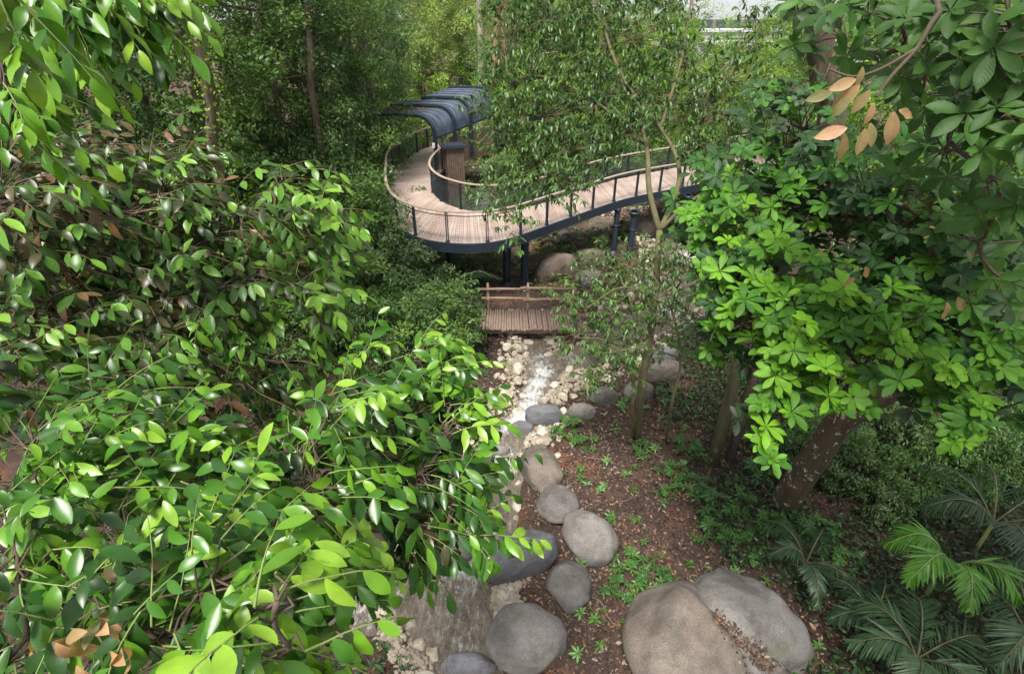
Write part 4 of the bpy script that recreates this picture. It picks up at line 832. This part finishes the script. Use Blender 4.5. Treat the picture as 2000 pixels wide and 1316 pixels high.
# tall bare trunks beyond the shelter and in the forest
def bare(base_px, D, pts_px, r, mat, label, k=9, vine=None):
    b = W(base_px, D, 5); z0 = hz(*b); E = empty('tall_tree', (b[0], b[1], z0), label=label, cat='tree'); BR = MB(); LV = Leaves()
    for i, (pl, ra, rb) in enumerate(pts_px):
        P3 = []
        for j, (px, py) in enumerate(pl):
            r_ = Q(px, py, 1) - Vector((0, 0, CAM_Z)); P3.append(Vector((0, 0, CAM_Z)) + r_ * (D / r_.y))
        if i == 0: P3 = [Vector((P3[0].x, P3[0].y, z0 - .3))] + P3
        s_ = sm(P3, 4); BR.tube(s_, list(np.linspace(ra, rb, len(s_))), k)
        if i == 0: main = P3
    if vine:
        for q in np.linspace(0, 1, vine):
            i = min(int(q * (len(main) - 1)), len(main) - 2); f = q * (len(main) - 1) - i; c = main[i].lerp(main[i + 1], f)
            for _ in range(16): LV.add(c + rv(.22), rv(1) - UP * .6, rv(1) + Vector((0, -1, .5)), .12, .08, random.uniform(.3, 1))
    t_ = main[-1] + UP * 2
    crown(LV, tuple(t_), (2.4, 2.4, 1.8), 30, 60, .2, .085, .7)
    fin(E, LV, MB(), BR, M_lime if vine else M_pale, mat, 'low')
bare(938, 46, [([(940, 190), (939, 100), (936, 0), (934, -120)], .26, .2)], .3, B_pale, 'tall straight pale trunk rising above the shelter roof')
bare(966, 40, [([(964, 200), (966, 130), (970, 70), (974, 0), (980, -100)], .22, .16), ([(967, 135), (985, 100), (982, 40), (1000, -40)], .15, .1)], .3, B_orange, 'forked trunk with orange peeling bark right of the straight pale trunk')
bare(1280, 55, [([(1190, 160), (1215, 90), (1250, 40), (1290, 0), (1330, -60)], .2, .1), ([(1200, 120), (1195, 60), (1210, -40)], .14, .08)], .3, B_orange, 'thin leaning reddish branches of a far tree above the walkway')
bare(1355, 70, [([(1355, 60), (1352, 0), (1350, -60)], .14, .1), ([(1353, 40), (1325, 10), (1310, -20)], .08, .05), ([(1354, 30), (1385, 0), (1400, -20)], .08, .05)], .3, B_pale, 'thin pale bare tree against the white sky near the top')
bare(430, 17.5, [([(425, 330), (412, 200), (395, 110), (370, 30), (345, -80)], .19, .14), ([(428, 185), (380, 215), (345, 225), (315, 215)], .04, .02)], .3, B_brown, 'leaning trunk wrapped in climbing leaves behind the top left branches', vine=50)
bare(606, 24, [([(612, 200), (608, 120), (600, 0), (598, -80)], .16, .12)], .3, B_brown, 'thin dark trunk between the forest trees left of the shelter')
bare(1595, 15, [([(1620, 260), (1610, 150), (1600, 60), (1590, -60)], .36, .3), ([(1560, 110), (1580, 60), (1600, 0)], .1, .06)], .3, B_brown, 'thick dark trunk behind the rosettes near the top right')
# shrubs
gs = 'shrubs of the undergrowth'
sh_left = []
for _ in range(46):
    px, D = random.uniform(-150, 880), random.uniform(11.5, 26)
    if px > 700 and D < 14: continue
    sh_left.append((px, D, random.uniform(.7, 1.15)))
def okpos(x, y, r):
    P = np.array([[x, y]])
    if float(streamd(P)[0]) < r * .8: return False
    if min((Vector((x, y)) - Vector((q.x, q.y))).length for q in Po + Pi) < r * .9 + .2: return False
    a = math.hypot(x - .6, y - 17)
    return a > 2.6
for i, (px, D, s) in enumerate(sh_left):
    x, y = W(px, D, 1)
    if okpos(x, y, 1.3 * s): put(('shrub', 'shrub', 'bush')[i % 3], x, y, s * (1 if i % 3 < 2 else .75), 'dense shrub in the shaded undergrowth left of the stream', gs + ' left of the stream')
for px, D, s, kd, lb in [(700, 18.5, 1.1, 'shrub', 'dense shrub at the left corner below the walkway bend'), (770, 17.5, 1.15, 'shrub', 'broad shrub in front of the walkway bend'), (840, 16.8, 1.0, 'shrub', 'leafy shrub left of the log footbridge'), (650, 16, 1.1, 'bush', 'dark shrub in front of the left forest edge'), (730, 15.2, 1.1, 'shrub', 'shrub filling the dark hollow left of the stream'),
                         (860, 15.3, .75, 'shrub', 'low shrub by the left end of the footbridge'), (800, 14.2, .8, 'shrub', 'lowest shrub above the hanging branch tips'), (690, 21, 1.2, 'bush', 'tall shrub hiding the left end of the walkway'), (600, 19, 1.1, 'bush', 'tall shrub between forest edge and walkway')]:
    x, y = W(px, D, 1); put(kd, x, y, s, lb, gs)
for px, D, s, kd, lb in [(958, 27.0, 1.1, 'shrub', 'pinkish olive shrub right of the timber cabinet'), (1000, 29, 1.1, 'bush', 'shrub inside the walkway bend, a little right of the cabinet'), (1040, 29.5, 1.2, 'bush', 'shrub inside the walkway bend behind the far railing'), (1120, 33, 1.2, 'bush', 'shrub behind the far railing, middle one'), (1200, 36, 1.2, 'bush', 'shrub behind the far railing under the fine leaved tree'),
                         (1290, 39, 1.1, 'limeshrub', 'light green shrub behind the right part of the far railing'), (912, 26.2, .8, 'shrub', 'shrub in front of the timber cabinet, behind the inner railing')]:
    x, y = W(px, D, 2); put(kd, x, y, s, lb, gs, dz=.2)
for _ in range(60):
    px, D = random.uniform(1000, 2100), random.uniform(21, 44); x, y = W(px, D, 1); s = random.uniform(.8, 1.2)
    if okpos(x, y, 1.5) and not (px < 1330 and D < 30): put(random.choice(('bush', 'limeshrub', 'shrub')), x, y, s, 'shrub on the forest floor beyond and below the right half of the walkway', gs + ' to the right')
for _ in range(80):
    px, D = random.uniform(1480, 2150), random.uniform(8.0, 20); x, y = W(px, D, .5); s = random.uniform(.45, .8)
    if okpos(x, y, 1): put('shrub', x, y, s, 'low shrub in the shade beneath the rosette tree', gs + ' beneath the rosette tree')
for k_, (px, D, s) in enumerate([(770, 46, 1.6), (820, 42, 1.5), (870, 50, 1.7), (930, 44, 1.4), (990, 50, 1.6), (830, 60, 2.0), (900, 66, 2.2), (960, 60, 2.0), (780, 64, 2.1), (1040, 56, 1.8), (720, 50, 1.8), (1090, 62, 2)]):
    x, y = W(px, D, 2); put('limeshrub', x, y, s, 'light green shrub mass on the forest floor beyond the shelter', gs + ' beyond the shelter')
for px, D, s in [(520, 22, 1.3), (600, 24, 1.4), (680, 25, 1.4), (560, 28, 1.5), (640, 30, 1.5), (440, 26, 1.5), (360, 22, 1.3), (280, 24, 1.4), (180, 20, 1.3), (60, 19, 1.3), (-60, 22, 1.4), (700, 30, 1.4), (480, 32, 1.6), (740, 34, 1.4), (380, 30, 1.6), (240, 28, 1.6), (120, 26, 1.5)]:
    x, y = W(px, D, 1); put('bush', x, y, s, 'tall bush between the trunks of the forest wall on the left', gs + ' in the forest wall')
for px, D, s in [(260, 17, 1.3), (430, 18, 1.1), (130, 15, 1.2), (560, 19.5, 1.2)]:
    x, y = W(px, D, 3); put('limeshrub', x, y, s, 'light green bush catching the light in front of the left forest wall', gs + ' in the forest wall', dz=1.2)
for px, D, s, lb in [(735, 22.6, 1.5, 'tall shrub covering the outer left bend of the walkway'), (790, 19.6, 1.22, 'shrub whose top reaches the deck at the walkway bend'), (715, 20.5, 1.5, 'big shrub left of the walkway bend'), (745, 26.5, 1.6, 'shrub in front of the left railing, farther back'), (833, 19.0, .95, 'shrub under the left end of the dark steel edge')]:
    x, y = W(px, D, 2); put('shrub', x, y, s, lb, gs)
for px, D, s, z_, lb in [(798, 18.5, 1.15, 1.25, 'rounded shrub overlapping the dark steel edge at the bend'), (757, 19.9, 1.2, 1.3, 'rounded shrub rising past the deck corner at the bend')]:
    x, y = W(px, D, 1.5); put('shrub', x, y, s, lb, gs, sz=z_)
for px, D, s, z_, lb in [(690, 23.5, 1.0, 1.9, 'tall narrow bush standing against the left bend of the walkway'), (655, 26, 1.1, 1.9, 'tall bush behind the narrow one left of the walkway'), (700, 28.5, 1.0, 1.7, 'tall bush left of the railing, farthest back')]:
    x, y = W(px, D, 2); put('bush', x, y, s, lb, gs, sz=z_)
for px, D, s in [(950, 22.2, .5), (905, 21.5, .55), (1080, 22.8, .5), (1115, 22.5, .45), (1170, 24, .5), (1215, 26, .5), (960, 24, .7)]:
    x, y = W(px, D, .5); put('shrub', x, y, s, 'small shrub in the shade under the elevated walkway', gs + ' under the walkway')
# ---------------- fern and palm fronds ----------------
def frond(LV, BR, pts, nl, ll, lw, v, droop=.4, ang=.9):
    s_ = sm(pts, 6); n_ = len(s_); BR.tube(s_, list(np.linspace(.018, .005, n_)), 5)
    for i in range(nl):
        t = .18 + .82 * i / (nl - 1); f = t * (n_ - 1); k = min(int(f), n_ - 2); p = s_[k].lerp(s_[k + 1], f - k); d = (s_[k + 1] - s_[k]).normalized(); sd_ = d.cross(UP).normalized()
        for sg in (-1, 1):
            l = ll * (math.sin(math.pi * (.18 + .78 * t)) ** .6) * random.uniform(.85, 1.1); a = ang * (1 - .5 * t)
            LV.add(p, d * math.cos(a) + sd_ * sg * math.sin(a) - UP * random.uniform(.05, droop), UP + sd_ * sg * -.3 + rv(.15), l, lw, min(1, max(0, v + random.gauss(0, .1))), random.uniform(.1, .5))
def palm(px, py, label, fr, mat, v=.5, ll=.5, lw=.03, h0=.4):
    b = G(px, py); E = empty('palm', tuple(b), label=label, cat='palm'); BR = MB(); BR.tube([b - UP * .1, b + UP * h0], [.05, .03], 6); ob = BR.build('stem', B_green, E, True); ob.matrix_parent_inverse = E.matrix_basis.inverted()
    for ang_, L_, up in fr:
        LV, BR = Leaves(), MB(); o_ = Vector((math.cos(ang_), math.sin(ang_), 0)); c = b + UP * h0
        frond(LV, BR, [c, c + o_ * L_ * .3 + UP * up * .75, c + o_ * L_ * .65 + UP * up, c + o_ * L_ + UP * up * .6], 30, ll, lw, v)
        ob = BR.build('frond', B_green if mat is M_frondl else B_olive, E, True); ob.matrix_parent_inverse = E.matrix_basis.inverted(); o2 = LV.build('leaflets', mat, ob, 'mid', .4)
A_ = lambda n_, o=0: [o + 2 * math.pi * k / n_ + random.uniform(-.25, .25) for k in range(n_)]
palm(1800, 1175, 'bright green palm with broad glossy fronds in the lower right', [(3.6, 1.3, .8), (4.3, 1.1, .7), (3.0, 1.1, .8), (5.2, 1.0, .7)], M_frondl, .6, .5, .045, 1.0)
palm(1960, 1290, 'grey green palm fanning out across the bottom right corner', [(a, 1.3, .6) for a in A_(6, .3)], M_frond, .6, .55, .035, .8)
palm(1760, 1330, 'grey green palm cut by the bottom edge right of the huge boulders', [(a, 1.1, .5) for a in A_(6)], M_frond, .65, .5, .04, .7)
palm(1560, 1130, 'dull olive palm with drooping fronds below the leaning trunk', [(2.2, 1.0, .5), (4.4, 1.1, .4), (5.3, 1.0, .4), (3.2, .8, .5), (.8, .8, .5)], M_frond, .45, .32, .035, .5)
palm(1900, 1080, 'dark arching palm in the shade above the bright palm', [(a, 1.4, .6) for a in A_(6)], M_frond, .3, .55, .03, .9)
palm(1690, 1240, 'small dark palm between the olive palm and the bright palm', [(a, .9, .4) for a in A_(6)], M_frond, .35, .35, .03, .4)
palm(862, 640, 'grey green palm reaching one long frond over the left end of the footbridge', [(.25, 2.3, .9), (1.6, 1.4, .8), (3.0, 1.5, .8), (4.4, 1.2, .6)], M_frond, .9, .5, .035, 1.2)
palm(1090, 512, 'fern like palm on the huge boulder under the walkway', [(a, 1.0, .5) for a in A_(7)], M_frond, .5, .3, .03, .7)
palm(1190, 712, 'dark fern like palm beside the side stream left of the twin stems', [(a, .8, .4) for a in A_(7)], M_frond, .5, .3, .03, .4)
# ---------------- herbs ----------------
def herb(nr, R, hh, ll, lw, mat, v=.5, grass=False):
    E = empty('herb', (0, 0, 0), cat='plant'); LV = Leaves(); BR = MB()
    for _ in range(nr):
        q = in_ball(); tip = Vector((q.x * R, q.y * R, hh * random.uniform(.5, 1.1) * (1 - .4 * math.hypot(q.x, q.y)))); BR.tube([(q.x * R * .5, q.y * R * .5, -.03), tuple(tip)], [.006, .003], 4, False)
        if grass:
            for _ in range(18): t = random.uniform(0, 6.28); LV.add(Vector((q.x * R, q.y * R, 0)), Vector((math.cos(t), math.sin(t), random.uniform(.5, 1.6))), rv(1), ll * random.uniform(.6, 1.1), lw, v + random.gauss(0, .1), .4)
        else: rosette(LV, None, tip, UP + rv(.25), random.randint(6, 9), ll * random.uniform(.8, 1.15), lw, v + random.gauss(0, .12))
    LV.build('foliage', mat, E, 'mid', .55, tw=BR, tmat=B_green); return reg(E)
T['herb'] = [herb(16, .38, .38, .13, .05, M_herb), herb(12, .3, .3, .11, .045, M_herb, .6)]
T['sprout'] = [herb(1, .03, .16, .12, .04, M_herb, .75), herb(2, .06, .2, .12, .045, M_herb, .65)]
T['grass'] = [herb(4, .12, .1, .26, .009, M_herb, .45, True)]
for px, py, s, lb in [(1225, 1110, 1.3, 'lush green herb patch beside the tall rounded boulder'), (1275, 1140, 1.1, 'green herb right of the lush patch'), (1210, 1160, .9, 'green herb below the lush patch'), (1110, 835, 1.3, 'low leafy shrub below the boulders by the rapids'), (1125, 870, 1.1, 'green herb at the foot of the shrub by the rapids'), (1090, 850, .9, 'green herb beside the cream cobbles by the rapids'),
                     (1250, 885, .9, 'green herb at the foot of the twin stems'), (1310, 925, 1.3, 'broad herb patch left of the pair of trunks'), (1350, 960, 1.2, 'herb patch in front of the pair of trunks'), (1300, 965, .9, 'herb at the litter edge left of the trunk pair'), (1400, 1000, 1.3, 'herb patch between the trunk pair and the leaning trunk'), (1450, 980, 1.1, 'herb left of the leaning trunk foot'), (1390, 1050, 1.0, 'herb above the grey half of the huge boulders'),
                     (1440, 1060, 1.1, 'herb above the top of the grey huge boulder'), (1470, 1100, .8, 'herb touching the grey huge boulder'), (1480, 930, 1.2, 'herb behind the leaning trunk'), (1340, 880, 1.1, 'herb behind the litter slope'), (1240, 1020, .5, 'tiny herb on bare litter'), (1380, 900, 1.1, 'herb at the foot of the trunk pair'), (1540, 1030, 1, 'herb in front of the leaning trunk foot'), (1590, 1050, 1.3, 'herb right of the leaning trunk foot'), (1500, 1040, 1.2, 'herb between the huge boulders and the leaning trunk'), (1640, 1100, 1.3, 'herb among the palms, nearest to the leaning trunk')]:
    p = G(px, py); put('herb', p.x, p.y, s, lb, 'green herbs on the litter slope', 'plant')
for px, py in [(random.uniform(1120, 1500), random.uniform(760, 1240)) for _ in range(60)] + [(1132, 1205), (1178, 1195), (1130, 1280), (1225, 1240), (1170, 1265), (1225, 1250), (1145, 950), (1180, 955), (1130, 940), (1100, 930), (1215, 800), (1240, 830), (1150, 780), (1220, 760), (1160, 860), (1190, 1010), (1260, 800), (1200, 850), (1290, 820), (1280, 880), (1235, 960), (1120, 735), (1320, 780), (1300, 790), (1620, 1210), (1600, 1270), (1580, 1180)]:
    p = G(px, py); put('sprout', p.x, p.y, random.uniform(.8, 1.3), 'small green seedling sprouting from the leaf litter', 'seedlings on the litter slope', 'plant')
for px, py, lb in [(1275, 1180, 'grass tuft at the upper left edge of the huge brown boulder'), (1258, 1150, 'grass tuft above the huge brown boulder beside herbs'), (1320, 1140, 'grass tuft where the two huge boulders meet'), (1580, 1290, 'grass tuft right of the huge grey boulder')]:
    p = G(px, py); put('grass', p.x, p.y, 1.1, lb, 'grass tufts by the huge boulders', 'grass tuft')
# ground cover (uncountable) and litter
def cover(name, label, n_, rect, mat, ll, lw, hz_, cond, lod='low', v0=.45, flatn=1.0):
    xs = rng.uniform(rect[0], rect[1], n_); ys = rng.uniform(rect[2], rect[3], n_); P = np.stack([xs, ys], 1); keep = cond(P); P = P[keep]; z = H(P[:, 0], P[:, 1]); m = len(P)
    th = rng.uniform(0, 6.28, m); d = np.stack([np.cos(th), np.sin(th), rng.normal(0, .25, m)], 1); nn = np.array([0, 0, flatn]) + rng.normal(0, .5, (m, 3)); l = ll * rng.uniform(.5, 1.3, m)
    LV = Leaves(); LV.bulk(np.stack([P[:, 0], P[:, 1], z + rng.uniform(.0, hz_, m)], 1), d, nn, l, l * lw / ll, np.clip(v0 + rng.normal(0, .3, m), 0, 1) if mat is not M_litter else rng.random(m) ** 1.1, rng.uniform(-.2, .5, m))
    return tag(LV.build(name, mat, None, lod), label, 'ground cover', kind='stuff')
cover('leaf_litter', 'brown and orange fallen leaves covering the forest floor', 80000, (-4, 8, 3.5, 17), M_litter, .08, .038, .035, lambda P: (streamd(P) > .3) & (P[:, 0] > -2.5) & (nz(P[:, 0], P[:, 1], 1.9, 5) + rng.normal(0, .5, len(P)) > -.75))
cover('distant_litter', 'fallen leaves on the forest floor farther back', 26000, (-14, 22, 17, 45), M_litter, .15, .08, .04, lambda P: streamd(P) > .5)
def dens(P, f=.9, s=0): return nz(P[:, 0], P[:, 1], f, s)
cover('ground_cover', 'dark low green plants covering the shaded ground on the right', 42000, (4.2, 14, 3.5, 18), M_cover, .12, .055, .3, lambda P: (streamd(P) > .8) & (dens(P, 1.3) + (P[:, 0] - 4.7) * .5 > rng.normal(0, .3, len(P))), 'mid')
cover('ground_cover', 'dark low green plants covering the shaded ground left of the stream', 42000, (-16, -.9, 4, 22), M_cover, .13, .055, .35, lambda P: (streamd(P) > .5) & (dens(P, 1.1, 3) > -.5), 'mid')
cover('ground_cover', 'green carpet of low plants beyond the walkway', 45000, (-16, 30, 20, 60), M_forest, .26, .11, .5, lambda P: (streamd(P) > .6) & (dens(P, .6, 1) > -.35))

# ---------------- litter caught in the cleft and on the boulders ----------------
from mathutils.bvhtree import BVHTree
def bvh(o):
    return BVHTree.FromPolygons([o.location + v.co for v in o.data.vertices], [tuple(p.vertices) for p in o.data.polygons])
trees = [bvh(HB1), bvh(HB2)]; lt = Leaves()
for _ in range(420):
    t = random.random() ** .8; px = 1395 + 105 * t + random.gauss(0, 5 + 12 * t); py = 1195 + 110 * t + random.gauss(0, 5 + 8 * t)
    o_ = Vector((0, 0, CAM_Z)); d_ = (Q(px, py, 1) - o_).normalized(); hit = [h for h in (b.ray_cast(o_, d_) for b in trees) if h[0]]
    if hit:
        h = min(hit, key=lambda h: h[3]); lt.add(h[0] + h[1] * .015, (random.gauss(0, 1), random.gauss(0, 1), random.gauss(0, .3)), h[1] + rv(.5), random.uniform(.05, .12), .045, random.random(), .4)
tag(lt.build('cleft_litter', M_litter, None, 'low'), 'brown dry leaves collected in the cleft between the two huge boulders', 'leaf litter', kind='stuff')
# added trees out of view, crowns placed overhead to shade slope and undergrowth
def canopy(x, y, cx, cy, cz, R_, label):
    E = empty('added_shade_tree', (x, y, hz(x, y)), label=label, cat='tree'); BR = MB(); LV = Leaves(); s_ = sm([Vector((x, y, -.3)), Vector((x, y, 6)), Vector((x + (cx - x) * .3, y + (cy - y) * .3, 11)), Vector((cx, cy, cz))], 4)
    BR.tube(s_, list(np.linspace(.3, .1, len(s_))), 9); crown(LV, (cx, cy, cz), R_, 90, 120, .24, .1, .8); fin(E, LV, MB(), BR, M_forest, B_brown, 'low')
canopy(10.5, -3.5, 5.4, -1.4, 17, (3.9, 3.9, 2.6), 'added unseen tree right of the view, high crown placed to shade the palms')
canopy(-14, 6, -8.0, 9.5, 16.5, (3.4, 4.2, 2.4), 'added unseen tree left of the view, high crown placed to shade the undergrowth')
cover('large_litter', 'large curled brown leaves lying on the litter slope', 5200, (-2, 8, 3.5, 17), M_litter, .13, .06, .05, lambda P: (streamd(P) > .4), 'mid')

# ---------------- light haze in the humid air ----------------
hm = bpy.data.materials.new('haze'); hm.use_nodes = True; t = hm.node_tree; t.nodes.remove(t.nodes['Principled BSDF'])
pv = t.nodes.new('ShaderNodeVolumePrincipled'); pv.inputs['Density'].default_value = .00012; pv.inputs['Color'].default_value = (.92, .95, .96, 1); t.links.new(pv.outputs[0], t.nodes['Material Output'].inputs['Volume'])
tag(MB().box((0, 300, 13.2), (1400, 1400, 29.6)).build('haze', hm), kind='stuff')

# fallen sticks on the litter slope
sticks = []
for k in range(3):
    mb = MB(); L_ = random.uniform(.5, .9); pts = [Vector((L_ * (i / 5 - .5), .06 * math.sin(i * 1.3 + k), .012 + .01 * (i % 2))) for i in range(6)]
    mb.tube(pts, [.013, .012, .011, .009, .007, .004], 5); sticks.append(mb.build('fallen_stick', B_brown if k else B_twig, None, True))
for i in range(26):
    p = G(random.uniform(1110, 1480), random.uniform(780, 1230)); o = sticks[i] if i < 3 else sticks[i % 3].copy()
    if i >= 3: SC.collection.objects.link(o)
    o.location = (p.x, p.y, p.z + .03); o.rotation_euler = (0, random.uniform(-.08, .08), random.uniform(0, 6.28)); o.scale = (random.uniform(.6, 1.3),) * 3
    tag(o, 'thin brown fallen stick lying on the leaf litter slope', 'stick', 'fallen sticks on the litter slope')
